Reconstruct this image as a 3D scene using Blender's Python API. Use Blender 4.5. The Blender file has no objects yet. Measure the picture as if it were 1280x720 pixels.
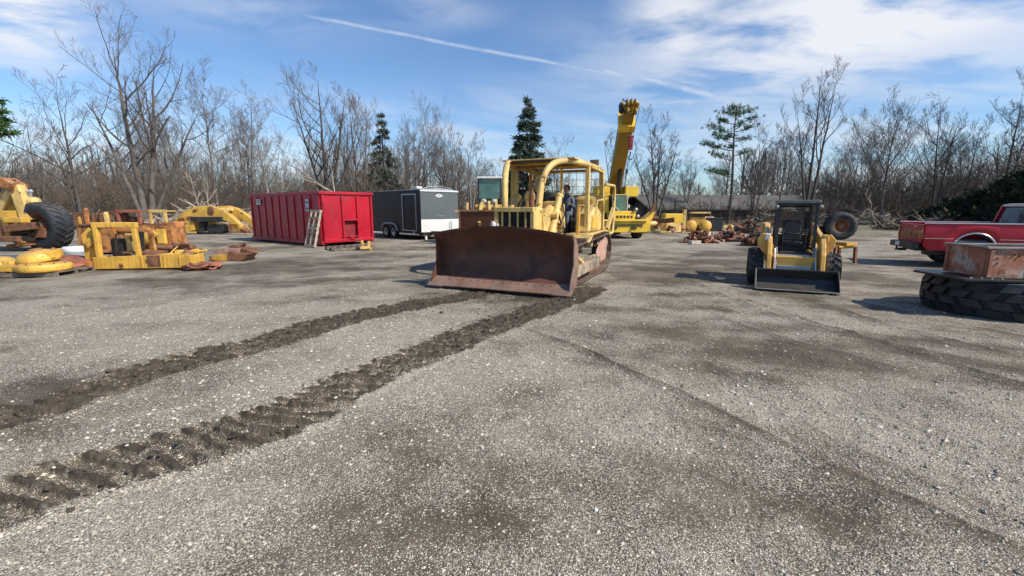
import bpy, math, random
import numpy as np
from mathutils import Vector, Matrix, Euler
R = math.radians
PI = math.pi
random.seed(5)

# ------------------------------------------------------------------ camera
F_PX, CAM_H, PITCH = 560.0, 1.7, math.atan(100/560.0)
scn = bpy.context.scene
cam_d = bpy.data.cameras.new("camera")
cam = bpy.data.objects.new("camera", cam_d)
scn.collection.objects.link(cam)
cam.location = (0, 0, CAM_H)
cam.rotation_euler = (PI/2 - PITCH, 0, 0)
cam_d.sensor_width = 36
cam_d.lens = 36*F_PX/1280
cam_d.clip_end = 3000
cam_d.clip_start = 0.05
scn.camera = cam

def ray(u, v):
    a = (u-640)/F_PX; b = -(v-360)/F_PX
    cp, sp = math.cos(PITCH), math.sin(PITCH)
    return (a, cp + b*sp, -sp + b*cp)
def G(u, v, z=0.0):            # ground point seen at this place of the photograph
    d = ray(u, v); k = (z-CAM_H)/d[2]
    return (d[0]*k, d[1]*k)
def at(u, v, Y):               # point at distance Y along the view
    d = ray(u, v); k = Y/d[1]
    return Vector((d[0]*k, Y, CAM_H+d[2]*k))

# ------------------------------------------------------------------ sky and sun
SUN_EL = R(42)
SUN_H = Vector((0.88, -0.47, 0)).normalized()
sun_vec = Vector((SUN_H.x*math.cos(SUN_EL), SUN_H.y*math.cos(SUN_EL), math.sin(SUN_EL)))
sd = bpy.data.lights.new("sun", 'SUN'); sd.energy = 4.6; sd.angle = R(0.6); sd.color = (1, .93, .82)
so = bpy.data.objects.new("sun", sd); scn.collection.objects.link(so)
so.rotation_euler = (-sun_vec).to_track_quat('-Z', 'Y').to_euler()
w = bpy.data.worlds.new("World"); scn.world = w; w.use_nodes = True
nt = w.node_tree; nt.nodes.clear()

class NG:
    """small helper for node maths"""
    def __init__(s, nt): s.nt = nt
    def n(s, t, **k):
        x = s.nt.nodes.new(t)
        for a, b in k.items(): setattr(x, a, b)
        return x
    def put(s, sock, v):
        if isinstance(v, bpy.types.NodeSocket): s.nt.links.new(v, sock)
        else: sock.default_value = v
    def m(s, op, a, b=0.0, c=None, clamp=False):
        x = s.n('ShaderNodeMath', operation=op, use_clamp=clamp)
        s.put(x.inputs[0], a); s.put(x.inputs[1], b)
        if c is not None: s.put(x.inputs[2], c)
        return x.outputs[0]
    def mix(s, f, a, b, blend='MIX'):
        x = s.n('ShaderNodeMix', data_type='RGBA', blend_type=blend)
        s.put(x.inputs[0], f)
        for i, v in ((6, a), (7, b)):
            if isinstance(v, (tuple, list)) and len(v) == 3: v = (*v, 1)
            s.put(x.inputs[i], v)
        return x.outputs[2]
    def noise(s, vec, scale, detail=4, rough=.55, dist=0.0, out=0):
        x = s.n('ShaderNodeTexNoise'); s.put(x.inputs['Vector'], vec)
        x.inputs['Scale'].default_value = scale; x.inputs['Detail'].default_value = detail
        x.inputs['Roughness'].default_value = rough; x.inputs['Distortion'].default_value = dist
        return x.outputs[out]
    def ramp(s, v, a, b, lo=0.0, hi=1.0, smooth=True):
        x = s.n('ShaderNodeMapRange', interpolation_type='SMOOTHSTEP' if smooth else 'LINEAR')
        s.put(x.inputs[0], v); x.inputs[1].default_value = a; x.inputs[2].default_value = b
        x.inputs[3].default_value = lo; x.inputs[4].default_value = hi
        return x.outputs[0]
g = NG(nt)
sky = g.n('ShaderNodeTexSky', sky_type='NISHITA', sun_disc=False)
sky.sun_elevation = SUN_EL
sky.sun_rotation = math.atan2(SUN_H.x, SUN_H.y)
sky.air_density = 1.0; sky.dust_density = .6; sky.ozone_density = 2.0
tc = g.n('ShaderNodeTexCoord')
sep = g.n('ShaderNodeSeparateXYZ'); nt.links.new(tc.outputs['Generated'], sep.inputs[0])
az = g.m('ARCTAN2', sep.outputs[0], sep.outputs[1]); el = g.m('ARCSINE', sep.outputs[2])
def azel(u, v):
    d = Vector(ray(u, v)).normalized(); return math.atan2(d.x, d.y), math.asin(d.z)
def blob(u, v, su, sv, rot=0.0, amp=1.0):
    a0, e0 = azel(u, v)
    da = g.m('SUBTRACT', az, a0); de = g.m('SUBTRACT', el, e0)
    c, s = math.cos(R(rot)), math.sin(R(rot))
    p = g.m('ADD', g.m('MULTIPLY', da, c), g.m('MULTIPLY', de, s))
    q = g.m('SUBTRACT', g.m('MULTIPLY', de, c), g.m('MULTIPLY', da, s))
    p = g.m('DIVIDE', p, R(su)); q = g.m('DIVIDE', q, R(sv))
    e = g.m('ADD', g.m('MULTIPLY', p, p), g.m('MULTIPLY', q, q))
    return g.m('MULTIPLY', g.m('POWER', 2.718, g.m('MULTIPLY', e, -1.0)), amp)
# stretched cloud-sheet coordinates
zc = g.m('MAXIMUM', g.m('ADD', sep.outputs[2], .12), .05)
cx = g.m('DIVIDE', sep.outputs[0], zc); cy = g.m('DIVIDE', sep.outputs[1], zc)
cmb = g.n('ShaderNodeCombineXYZ'); g.put(cmb.inputs[0], cx); g.put(cmb.inputs[1], g.m('MULTIPLY', cy, 1.6))
puff = g.noise(cmb.outputs[0], 1.5, 6, .55, .25)
cm2 = g.n('ShaderNodeCombineXYZ'); g.put(cm2.inputs[0], g.m('MULTIPLY', az, 1.2))
g.put(cm2.inputs[1], g.m('MULTIPLY', g.m('SUBTRACT', el, g.m('MULTIPLY', az, -.12)), 5.5))
wisp = g.noise(cm2.outputs[0], 2.6, 6, .6, .5)
ex = None
for b in (blob(1130, 5, 24, 6, 4, 1.15), blob(1235, 22, 12, 6, 0, .7), blob(845, 30, 6, 5, -20, .95), blob(930, 50, 9, 2.6, -4, .7), blob(8, 10, 5, 4.0, 0, 1.2),
          blob(270, 0, 12, 2.5, 0, .35), blob(890, 135, 9, 4.5, 0, .45), blob(545, 10, 7, 2, 0, .3)):
    ex = b if ex is None else g.m('MAXIMUM', ex, b)
cl1 = g.m('MULTIPLY', ex, g.ramp(puff, .33, .58))
wm = None
for b in (blob(520, 165, 20, 2.6, -6, .6), blob(640, 130, 12, 2.6, 4, .35), blob(800, 180, 18, 4, 0, .5), blob(330, 130, 12, 3, -10, .15), blob(1160, 150, 20, 6, 0, .45),
          blob(200, 240, 40, 6, 0, .85), blob(700, 235, 60, 6.0, 0, .85), blob(1150, 215, 40, 8, 0, .75), blob(160, 60, 10, 3, 10, .08)):
    wm = b if wm is None else g.m('MAXIMUM', wm, b)
cl2 = g.m('MULTIPLY', wm, g.ramp(wisp, .36, .68))
def trail(u0, v0, u1, v1, wdt, amp):
    d0 = Vector(ray(u0, v0)).normalized(); d1 = Vector(ray(u1, v1)).normalized()
    n = d0.cross(d1).normalized(); mid = (d0+d1).normalized(); tang = n.cross(mid).normalized()
    half = math.sin(d0.angle(d1)/2)
    def dot(v):
        x = g.n('ShaderNodeVectorMath', operation='DOT_PRODUCT'); nt.links.new(tc.outputs['Generated'], x.inputs[0])
        x.inputs[1].default_value = v; return x.outputs['Value']
    wob = g.m('MULTIPLY', g.m('SUBTRACT', g.noise(tc.outputs['Generated'], 9, 3), .5), wdt*1.5)
    dd = g.m('ABSOLUTE', g.m('ADD', dot(n), wob))
    along = g.m('ABSOLUTE', dot(tang))
    core = g.ramp(dd, wdt, 0)
    return g.m('MULTIPLY', g.m('MULTIPLY', core, g.ramp(along, half*1.05, half*.82)),
               g.m('MULTIPLY', g.ramp(g.noise(tc.outputs['Generated'], 22, 4), .25, .65, .45, 1), amp))
tr = g.m('MAXIMUM', trail(365, 16, 820, 104, .0052, .42), trail(745, 86, 930, 128, .009, .5))
tr = g.m('MAXIMUM', tr, trail(1050, 112, 1128, 70, .012, .35))
cloud = g.m('MAXIMUM', g.m('MAXIMUM', cl1, cl2), tr)
cloud = g.m('MINIMUM', cloud, .9)
skyc = g.mix(1.0, sky.outputs[0], (.80, .99, 1.18), 'MULTIPLY')
shade = g.ramp(puff, .45, .8, 1.0, .86)
ccol = g.mix(shade, (4.2, 4.5, 5.1), (6.9, 7.0, 7.3))
col = g.mix(cloud, skyc, ccol)
bg = g.n('ShaderNodeBackground'); nt.links.new(col, bg.inputs[0]); bg.inputs[1].default_value = 0.115
wo = g.n('ShaderNodeOutputWorld'); nt.links.new(bg.outputs[0], wo.inputs[0])
scn.view_settings.view_transform = 'Standard'; scn.view_settings.look = 'None'
scn.view_settings.gamma = 1.0; scn.view_settings.exposure = 0.22
scn.cycles.max_bounces = 5; scn.cycles.diffuse_bounces = 2; scn.cycles.glossy_bounces = 2
scn.cycles.transmission_bounces = 4; scn.cycles.transparent_max_bounces = 6
scn.cycles.caustics_reflective = False; scn.cycles.caustics_refractive = False
scn.cycles.use_denoising = True
scn.cycles.use_adaptive_sampling = True; scn.cycles.adaptive_threshold = .025

# ------------------------------------------------------------------ helpers
C = scn.collection
def tag(o, label=None, cat=None, group=None, kind=None):
    if label: o['label'] = label
    if cat: o['category'] = cat
    if group: o['group'] = group
    if kind: o['kind'] = kind
    return o
def thing(name, label, cat, loc=(0, 0, 0), rz=0.0, group=None, scale=None):
    o = bpy.data.objects.new(name, None); C.objects.link(o)
    o.empty_display_size = .3
    loc = tuple(loc) + ((0,) if len(loc) == 2 else ())
    o.location = loc; o.rotation_euler = (0, 0, rz)
    if scale: o.scale = (scale,)*3
    return tag(o, label, cat, group)
def copy_tree(o, parent=None):
    c = o.copy(); C.objects.link(c); c.parent = parent
    for ch in list(o.children): copy_tree(ch, c)
    return c
def rotm(r): return Euler(r).to_matrix().to_4x4()

class MB:
    def __init__(s): s.v = []; s.f = []; s.sm = []
    def add(s, vs, fs, smooth=False, M=None):
        o = len(s.v)
        if M is not None: vs = [M @ Vector(p) for p in vs]
        s.v.extend([tuple(p) for p in vs]); s.f.extend([tuple(i+o for i in f) for f in fs])
        s.sm.extend([smooth]*len(fs)); return s
    def box(s, c, d, rot=None, taper=None):
        x, y, z = d[0]/2, d[1]/2, d[2]/2
        tx, ty = taper or (1, 1)
        vs = [(-x, -y, -z), (x, -y, -z), (x, y, -z), (-x, y, -z), (-x*tx, -y*ty, z), (x*tx, -y*ty, z), (x*tx, y*ty, z), (-x*tx, y*ty, z)]
        M = Matrix.Translation(c) @ (rotm(rot) if rot else Matrix())
        return s.add(vs, [(0, 3, 2, 1), (4, 5, 6, 7), (0, 1, 5, 4), (1, 2, 6, 5), (2, 3, 7, 6), (3, 0, 4, 7)], M=M)
    def cyl(s, a, b, r0, r1=None, n=16, caps=True, smooth=True):
        r1 = r0 if r1 is None else r1
        return s.tube([a, b], [r0, r1], n, caps, smooth)
    def tube(s, pts, r, n=8, caps=True, smooth=True, flat=None):
        """flat: (w,h) rectangular beam"""
        P = [Vector(p) for p in pts]
        rr = [r]*len(P) if not isinstance(r, (list, tuple)) else list(r)
        T = []
        for i in range(len(P)):
            a = P[max(i-1, 0)]; b = P[min(i+1, len(P)-1)]
            T.append((b-a).normalized())
        up = Vector((0, 0, 1)) if abs(T[0].z) < .9 else Vector((1, 0, 0))
        X = T[0].cross(up).normalized(); vs = []
        for i, p in enumerate(P):
            X = (X - T[i]*X.dot(T[i])).normalized(); Y = T[i].cross(X)
            if flat:
                wd, hg = flat[0]/2, flat[1]/2
                for sx, sy in ((-1, -1), (1, -1), (1, 1), (-1, 1)): vs.append(p + X*sx*wd + Y*sy*hg)
            else:
                for k in range(n):
                    t = 2*PI*k/n; vs.append(p + X*(math.cos(t)*rr[i]) + Y*(math.sin(t)*rr[i]))
        m = 4 if flat else n
        fs = []
        for i in range(len(P)-1):
            for k in range(m):
                k2 = (k+1) % m
                fs.append((i*m+k, i*m+k2, (i+1)*m+k2, (i+1)*m+k))
        s.add(vs, fs, smooth and not flat)
        if caps:
            s.add(vs[:m], [tuple(reversed(range(m)))]); s.add(vs[-m:], [tuple(range(m))])
        return s
    def beam(s, pts, w, h): return s.tube(pts, 0, flat=(w, h), smooth=False)
    def prism(s, poly, axis, a, b, M=None):
        """poly in the plane of the other two axes (x,z for 'y'; y,z for 'x'; x,y for 'z')"""
        def p3(p, t):
            return (t, p[0], p[1]) if axis == 'x' else (p[0], t, p[1]) if axis == 'y' else (p[0], p[1], t)
        n = len(poly); vs = [p3(p, a) for p in poly] + [p3(p, b) for p in poly]
        fs = [(i, (i+1) % n, n+(i+1) % n, n+i) for i in range(n)] + [tuple(reversed(range(n))), tuple(range(n, 2*n))]
        return s.add(vs, fs, M=M)
    def strip(s, prof, axis, a, b, thick, M=None):
        """open profile thickened, extruded: curved plates"""
        P = [Vector(p) for p in prof]; out = []
        for i in range(len(P)):
            t = (P[min(i+1, len(P)-1)] - P[max(i-1, 0)]).normalized(); out.append(P[i] + Vector((-t.y, t.x))*thick)
        def p3(p, t):
            return (t, p[0], p[1]) if axis == 'x' else (p[0], t, p[1]) if axis == 'y' else (p[0], p[1], t)
        n = len(P)
        vs = [p3(p, a) for p in P] + [p3(p, b) for p in P] + [p3(p, a) for p in out] + [p3(p, b) for p in out]
        fs = []
        for i in range(n-1):
            fs += [(i, i+1, n+i+1, n+i), (2*n+i, 3*n+i, 3*n+i+1, 2*n+i+1), (i, 2*n+i, 2*n+i+1, i+1), (n+i, n+i+1, 3*n+i+1, 3*n+i)]
        fs += [(0, n, 3*n, 2*n), (n-1, 3*n-1, 4*n-1, 2*n-1)]
        return s.add(vs, fs, M=M)
    def lathe(s, prof, c=(0, 0, 0), ax=(0, 0, 1), n=32, smooth=True, closed=False):
        """prof [(r, t)] round an axis through c"""
        ax = Vector(ax).normalized(); c = Vector(c)
        up = Vector((0, 0, 1)) if abs(ax.z) < .9 else Vector((1, 0, 0))
        X = ax.cross(up).normalized(); Y = ax.cross(X); vs = []
        for r, t in prof:
            for k in range(n):
                a = 2*PI*k/n; vs.append(c + ax*t + X*(math.cos(a)*r) + Y*(math.sin(a)*r))
        fs = []; m = len(prof)
        for i in range(m if closed else m-1):
            j = (i+1) % m
            for k in range(n):
                k2 = (k+1) % n; fs.append((i*n+k, i*n+k2, j*n+k2, j*n+k))
        return s.add(vs, fs, smooth)
    def rock(s, c, d, seed=0, rot=None, sub=1):
        rnd = random.Random(seed)
        t = (1+5**.5)/2
        V = [Vector(p).normalized() for p in ((-1, t, 0), (1, t, 0), (-1, -t, 0), (1, -t, 0), (0, -1, t), (0, 1, t), (0, -1, -t), (0, 1, -t), (t, 0, -1), (t, 0, 1), (-t, 0, -1), (-t, 0, 1))]
        Fc = [(0, 11, 5), (0, 5, 1), (0, 1, 7), (0, 7, 10), (0, 10, 11), (1, 5, 9), (5, 11, 4), (11, 10, 2), (10, 7, 6), (7, 1, 8), (3, 9, 4), (3, 4, 2), (3, 2, 6), (3, 6, 8), (3, 8, 9), (4, 9, 5), (2, 4, 11), (6, 2, 10), (8, 6, 7), (9, 8, 1)]
        for _ in range(sub):
            mid = {}; nf = []
            def md(a, b):
                k = (min(a, b), max(a, b))
                if k not in mid: V.append(((V[a]+V[b])/2).normalized()); mid[k] = len(V)-1
                return mid[k]
            for a, b, c2 in Fc:
                x, y, z = md(a, b), md(b, c2), md(c2, a); nf += [(a, x, z), (b, y, x), (c2, z, y), (x, y, z)]
            Fc = nf
        vs = [Vector((v.x*d[0]/2, v.y*d[1]/2, v.z*d[2]/2))*(1+rnd.uniform(-.16, .16)) for v in V]
        return s.add(vs, Fc, M=Matrix.Translation(c) @ (rotm(rot) if rot else Matrix()))
    def build(s, name, mat, parent=None, bevel=0.0, seg=2, loc=None, rot=None):
        me = bpy.data.meshes.new(name); me.from_pydata(s.v, [], s.f)
        me.polygons.foreach_set('use_smooth', s.sm); me.update()
        o = bpy.data.objects.new(name, me); C.objects.link(o)
        if mat: me.materials.append(mat)
        if parent is not None: o.parent = parent
        if loc is not None: o.location = loc
        if rot is not None: o.rotation_euler = rot
        if bevel:
            b = o.modifiers.new("bevel", 'BEVEL'); b.width = bevel; b.segments = seg; b.limit_method = 'ANGLE'; b.angle_limit = R(35)
        return o
def npmesh(name, V, F, mat, parent=None, smooth=False):
    me = bpy.data.meshes.new(name)
    V = np.ascontiguousarray(V, dtype=np.float32); F = np.ascontiguousarray(F, dtype=np.int32); k = F.shape[1]
    me.vertices.add(len(V)); me.vertices.foreach_set('co', V.ravel())
    me.loops.add(F.size); me.loops.foreach_set('vertex_index', F.ravel())
    me.polygons.add(len(F)); me.polygons.foreach_set('loop_start', np.arange(0, F.size, k, dtype=np.int32))
    me.polygons.foreach_set('loop_total', np.full(len(F), k, dtype=np.int32))
    me.polygons.foreach_set('use_smooth', np.full(len(F), smooth))
    me.update(calc_edges=True)
    me.materials.append(mat)
    o = bpy.data.objects.new(name, me); C.objects.link(o)
    if parent is not None: o.parent = parent
    return o

# ------------------------------------------------------------------ materials
def mat(name, col, rough=.55, metal=0.0, var=.18, vscale=2.0, spots=(), bump=0.0, bscale=40, streak=0.0, coat=0.0, dust=0.0):
    """spots: list of (colour, scale, lo, hi, roughness)"""
    m = bpy.data.materials.new(name); m.use_nodes = True; t = m.node_tree
    b = t.nodes['Principled BSDF']; q = NG(t)
    tcn = q.n('ShaderNodeTexCoord').outputs['Object']
    n1 = q.noise(tcn, vscale, 5, .6)
    dark = tuple(c*(1-var) for c in col); lite = tuple(min(1, c*(1+var)) for c in col)
    c = q.mix(q.ramp(n1, .3, .7), dark, lite)
    rg = q.ramp(q.noise(tcn, vscale*3, 3), .3, .7, rough*.85, min(1, rough*1.15))
    mt = metal
    if streak:
        mp = q.n('ShaderNodeMapping'); t.links.new(tcn, mp.inputs[0]); mp.inputs[3].default_value = (9, 9, .7)
        c = q.mix(q.ramp(q.noise(mp.outputs[0], 1.6, 4), .45, .75, 0, streak), c, (.12, .07, .04))
    for i, (sc, ss, lo, hi, sr) in enumerate(spots):
        mp = q.n('ShaderNodeMapping'); t.links.new(tcn, mp.inputs[0]); mp.inputs[1].default_value = (i*7.3, i*3.1, i*5.7)
        k = q.ramp(q.noise(mp.outputs[0], ss, 7, .65), lo, hi)
        c = q.mix(k, c, sc); rg = q.m('ADD', q.m('MULTIPLY', rg, q.m('SUBTRACT', 1.0, k)), q.m('MULTIPLY', k, sr))
        mt = q.m('MULTIPLY', mt, q.m('SUBTRACT', 1.0, k)) if metal else 0.0
    if dust:
        ge = q.n('ShaderNodeNewGeometry'); sx = q.n('ShaderNodeSeparateXYZ'); t.links.new(ge.outputs['Normal'], sx.inputs[0])
        k = q.m('MULTIPLY', q.ramp(sx.outputs[2], .3, .95), q.ramp(q.noise(tcn, 5, 5), .25, .6, dust*.4, dust))
        c = q.mix(k, c, (.22, .19, .15)); rg = q.m('MAXIMUM', rg, q.m('MULTIPLY', k, .9))
    q.put(b.inputs['Base Color'], c); q.put(b.inputs['Roughness'], rg)
    q.put(b.inputs['Metallic'], mt)
    if coat: b.inputs['Coat Weight'].default_value = coat; b.inputs['Coat Roughness'].default_value = .15
    if bump:
        bn = q.n('ShaderNodeBump'); bn.inputs['Strength'].default_value = bump; bn.inputs['Distance'].default_value = .01
        q.put(bn.inputs['Height'], q.noise(tcn, bscale, 4, .6)); t.links.new(bn.outputs[0], b.inputs['Normal'])
    return m
def glass(name, col=(.05, .07, .07), rough=.04, alpha=.35):
    m = bpy.data.materials.new(name); m.use_nodes = True; b = m.node_tree.nodes['Principled BSDF']
    q = NG(m.node_tree); tcn = q.n('ShaderNodeTexCoord').outputs['Object']
    q.put(b.inputs['Base Color'], q.mix(q.ramp(q.noise(tcn, 2, 4), .3, .7), tuple(c*.7 for c in col), tuple(min(1, c*1.3) for c in col)))
    b.inputs['Roughness'].default_value = rough; b.inputs['Alpha'].default_value = alpha
    b.inputs['Specular IOR Level'].default_value = .8
    return m
RUST = (.16, .065, .03); RUSTL = (.30, .13, .06); DIRT = (.15, .125, .095); BARE = (.25, .22, .2)
M = {}
M['cat'] = mat('dozer_yellow', (.72, .49, .16), .55, var=.2, vscale=2.5, spots=((RUST, 4.5, .575, .66, .85), ((.36, .24, .10), 2.2, .5, .75, .8), (DIRT, 1.6, .55, .85, .9)), bump=.15, streak=.25, dust=.35)
M['cat2'] = mat('worn_yellow', (.70, .40, .062), .55, var=.22, spots=((RUST, 2.2, .60, .68, .85), (DIRT, 5, .6, .8, .9)), bump=.2, streak=.35, dust=.4)
M['orange'] = mat('rusted_orange', (.50, .20, .06), .7, var=.3, spots=((RUST, 2.5, .45, .6, .9), ((.6, .42, .10), 1.8, .60, .68, .6)), bump=.3, streak=.4, dust=.3)
M['crane'] = mat('crane_yellow', (.78, .50, .04), .42, var=.08, spots=((DIRT, 2.2, .62, .85, .9),), streak=.15, dust=.15)
M['skid'] = mat('skid_yellow', (.74, .42, .09), .45, var=.1, spots=((DIRT, 3, .55, .85, .9), (RUST, 7, .68, .74, .9)), dust=.3)
M['blade'] = mat('rust_brown_steel', (.145, .060, .036), .62, .25, var=.22, vscale=1.4, spots=(((.055, .027, .025), 2.2, .45, .75, .7), ((.24, .15, .11), 7, .68, .76, .5)), bump=.35, streak=.35)
M['edge'] = mat('worn_cutting_edge', (.30, .19, .145), .5, .35, var=.25, spots=((RUST, 3, .52, .7, .8), (DIRT, 2, .5, .7, .9)), bump=.3)
M['track'] = mat('track_steel', (.20, .13, .10), .6, .35, var=.3, spots=((DIRT, 4, .42, .62, .95), (RUST, 6, .5, .7, .9)), bump=.4, bscale=25)
M['pink'] = mat('primered_sprocket', (.50, .30, .23), .6, .1, var=.2, spots=((RUST, 3.5, .55, .68, .9), (DIRT, 5, .5, .75, .9)), bump=.3, dust=.3)
M['tframe'] = mat('muddy_frame', (.38, .29, .2), .75, 0, var=.25, spots=((DIRT, 3, .45, .65, .95), ((.6, .42, .14), 4, .6, .68, .6)), bump=.4)
M['boom'] = mat('boom_shaded_yellow', (.30, .175, .018), .5, var=.1, spots=((DIRT, 2.2, .62, .85, .9),), streak=.2)  # crane yellow darkened, with the shade of the boom's underside put into the colour
M['rust'] = mat('rust', (.19, .085, .045), .82, .1, var=.35, vscale=3, spots=((RUSTL, 5, .52, .68, .9), ((.08, .05, .04), 3, .55, .75, .9)), bump=.4)
M['rustred'] = mat('red_oxide', (.30, .10, .06), .75, 0, var=.3, spots=((RUST, 4, .5, .65, .9), ((.42, .30, .24), 5, .62, .72, .8)), bump=.3)
M['binrust'] = mat('bin_rust', (.36, .145, .085), .75, 0, var=.3, vscale=3, spots=(((.40, .33, .28), 3, .5, .62, .8), ((.15, .06, .035), 6, .56, .66, .9)), bump=.45, streak=.5)
M['dark'] = mat('dark_steel', (.035, .033, .032), .5, .2, var=.3, spots=((DIRT, 4, .62, .8, .9),), dust=.3)
M['black'] = mat('black_paint', (.02, .02, .022), .45, var=.3, spots=((DIRT, 3, .66, .85, .9),), dust=.25)
M['rubber'] = mat('rubber', (.032, .032, .034), .8, var=.3, vscale=5, spots=(((.16, .145, .12), 3, .52, .8, .95),), bump=.3)
M['rubberd'] = mat('tire_rubber', (.022, .024, .03), .6, var=.3, vscale=4, spots=(((.12, .115, .10), 4, .58, .85, .95),), bump=.25, dust=.35)
M['steel'] = mat('steel', (.5, .5, .5), .3, .9, var=.1, spots=((DIRT, 5, .6, .8, .9),))
M['grey'] = mat('grey_steel', (.24, .24, .23), .55, .3, var=.2, spots=((RUST, 5, .62, .7, .9),), dust=.3)
M['red'] = mat('dumpster_red', (.43, .003, .020), .42, var=.18, vscale=.9, spots=(((.30, .03, .04), 2.0, .52, .75, .6), (RUST, 7, .66, .70, .9), ((.6, .25, .25), 14, .70, .73, .6)), bump=.2, streak=.3, dust=.15)
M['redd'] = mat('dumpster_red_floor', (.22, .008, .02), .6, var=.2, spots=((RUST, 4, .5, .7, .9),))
M['truck'] = mat('truck_red', (.40, .004, .016), .38, var=.07)
M['chrome'] = mat('chrome', (.62, .62, .64), .22, .9, var=.05)
M['white'] = mat('white_paint', (.72, .72, .70), .45, var=.05, spots=((DIRT, 3, .62, .85, .8),))
M['tblack'] = mat('trailer_black', (.010, .011, .016), .5, var=.15)
M['tgrey'] = mat('trailer_grey', (.105, .12, .125), .42, var=.07, spots=((DIRT, 1.5, .7, .95, .8),))
M['alu'] = mat('aluminium', (.5, .5, .52), .35, .6, var=.08)
M['wood'] = mat('weathered_wood', (.42, .34, .25), .85, var=.3, vscale=6, bump=.3, spots=(((.2, .15, .1), 6, .55, .75, .9),))
M['woodd'] = mat('old_wood', (.19, .15, .11), .9, var=.35, vscale=6, bump=.3)
M['glassg'] = glass('green_glass', (.10, .22, .19), .05, .62)
M['glassd'] = glass('dark_glass', (.03, .035, .04), .03, .6)
M['seat'] = mat('seat_vinyl', (.02, .02, .022), .5, var=.2)
M['lamp'] = mat('lamp_lens', (.42, .42, .40), .15, var=.05)
M['tail'] = mat('tail_lens', (.5, .03, .02), .2, var=.1)
M['hookred'] = mat('hook_red', (.20, .01, .02), .5, var=.15)
M['cloth'] = mat('shirt_cloth', (.11, .13, .17), .9, var=.25, vscale=8, bump=.3)
M['jeans'] = mat('jeans', (.06, .08, .13), .9, var=.25, vscale=8)
M['skin'] = mat('skin', (.34, .19, .13), .55, var=.1, vscale=8)
M['hair'] = mat('dark_hair', (.015, .012, .01), .7, var=.3, vscale=20)
M['hide'] = mat('pale_rag', (.55, .5, .45), .8)
M['concrete'] = mat('pale_stone', (.48, .42, .35), .9, var=.2, vscale=8, bump=.4)
M['bark'] = mat('bark_grey', (.125, .105, .088), .95, var=.3, vscale=1.5, bump=.5, bscale=12)
M['barkp'] = mat('bark_pale', (.22, .195, .165), .95, var=.3, vscale=1.5, bump=.4, bscale=12)
M['barkd'] = mat('bark_dark', (.072, .060, .052), .95, var=.3, vscale=1.5, bump=.5, bscale=12)
M['twig'] = mat('twig', (.125, .100, .085), .9, var=.2, vscale=.5)
M['twigp'] = mat('twig_pale', (.18, .145, .118), .9, var=.25, vscale=.5)
M['twigd'] = mat('twig_dark', (.09, .070, .062), .9, var=.2, vscale=.5)
M['brush'] = mat('brush', (.105, .080, .060), .95, var=.45, vscale=.25)
M['needle'] = mat('spruce_needles', (.045, .075, .048), .8, var=.45, vscale=.8)
M['needlep'] = mat('faded_needles', (.075, .10, .070), .85, var=.4, vscale=.8)
M['needlel'] = mat('pine_needles', (.060, .125, .040), .8, var=.4, vscale=.8)
M['ever'] = mat('evergreen', (.026, .040, .016), .85, var=.5, vscale=.5)
M['roof'] = mat('old_roof', (.105, .095, .083), .9, var=.2, vscale=.4, spots=(((.07, .062, .055), .8, .5, .7, .95),), bump=.3)
M['barnw'] = mat('dark_boards', (.045, .038, .032), .95, var=.35, vscale=1.2, bump=.3)
# ------------------------------------------------------------------ ground
def hsh(ix, iy, s):
    h = (ix.astype(np.int64)*374761393 + iy.astype(np.int64)*668265263 + s*1442695041) & 0xffffffff
    h = ((h ^ (h >> 13))*1274126177) & 0xffffffff
    return ((h ^ (h >> 16)) & 0xffff)/65535.0
def vnoise(x, y, s=0):
    ix = np.floor(x); iy = np.floor(y); fx = x-ix; fy = y-iy
    fx = fx*fx*(3-2*fx); fy = fy*fy*(3-2*fy)
    a = hsh(ix, iy, s); b = hsh(ix+1, iy, s); c = hsh(ix, iy+1, s); d = hsh(ix+1, iy+1, s)
    return (a*(1-fx)+b*fx)*(1-fy) + (c*(1-fx)+d*fx)*fy
def fbm(x, y, s=0, o=4):
    r = 0; a = .5; t = 0
    for i in range(o):
        r = r + a*vnoise(x*2**i+i*17.3, y*2**i-i*9.1, s+i); t += a; a *= .55
    return r/t
def sstep(x, a, b):
    t = np.clip((x-a)/(b-a), 0, 1); return t*t*(3-2*t)
def catmull(P, n=14):
    out = []
    for i in range(len(P)-1):
        p0 = P[max(i-1, 0)]; p1 = P[i]; p2 = P[i+1]; p3 = P[min(i+2, len(P)-1)]
        for k in range(n):
            t = k/n
            out.append(tuple(.5*((2*p1[j])+(-p0[j]+p2[j])*t+(2*p0[j]-5*p1[j]+4*p2[j]-p3[j])*t*t+(-p0[j]+3*p1[j]-3*p2[j]+p3[j])*t**3) for j in (0, 1)))
    out.append(P[-1]); return np.array(out)
def path_coords(x, y, pts):
    """signed lateral distance and arclength to a polyline"""
    best = np.full(x.shape, 1e9); lat = np.zeros(x.shape); arc = np.zeros(x.shape); s = 0
    for a, b in zip(pts[:-1], pts[1:]):
        d = b-a; L = math.hypot(*d)
        if L < 1e-6: continue
        ux, uy = d/L; rx = x-a[0]; ry = y-a[1]
        t = np.clip(rx*ux+ry*uy, 0, L); dx = rx-ux*t; dy = ry-uy*t
        dist = dx*dx+dy*dy; k = dist < best
        best = np.where(k, dist, best); lat = np.where(k, ux*ry-uy*rx, lat); arc = np.where(k, s+t, arc); s += L
    return np.sqrt(best), lat, arc
RUT_L = catmull([G(*p) for p in ((-60, 545), (10, 520), (75, 503), (200, 460), (330, 429), (420, 402), (500, 385), (575, 371), (640, 358))])
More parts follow.
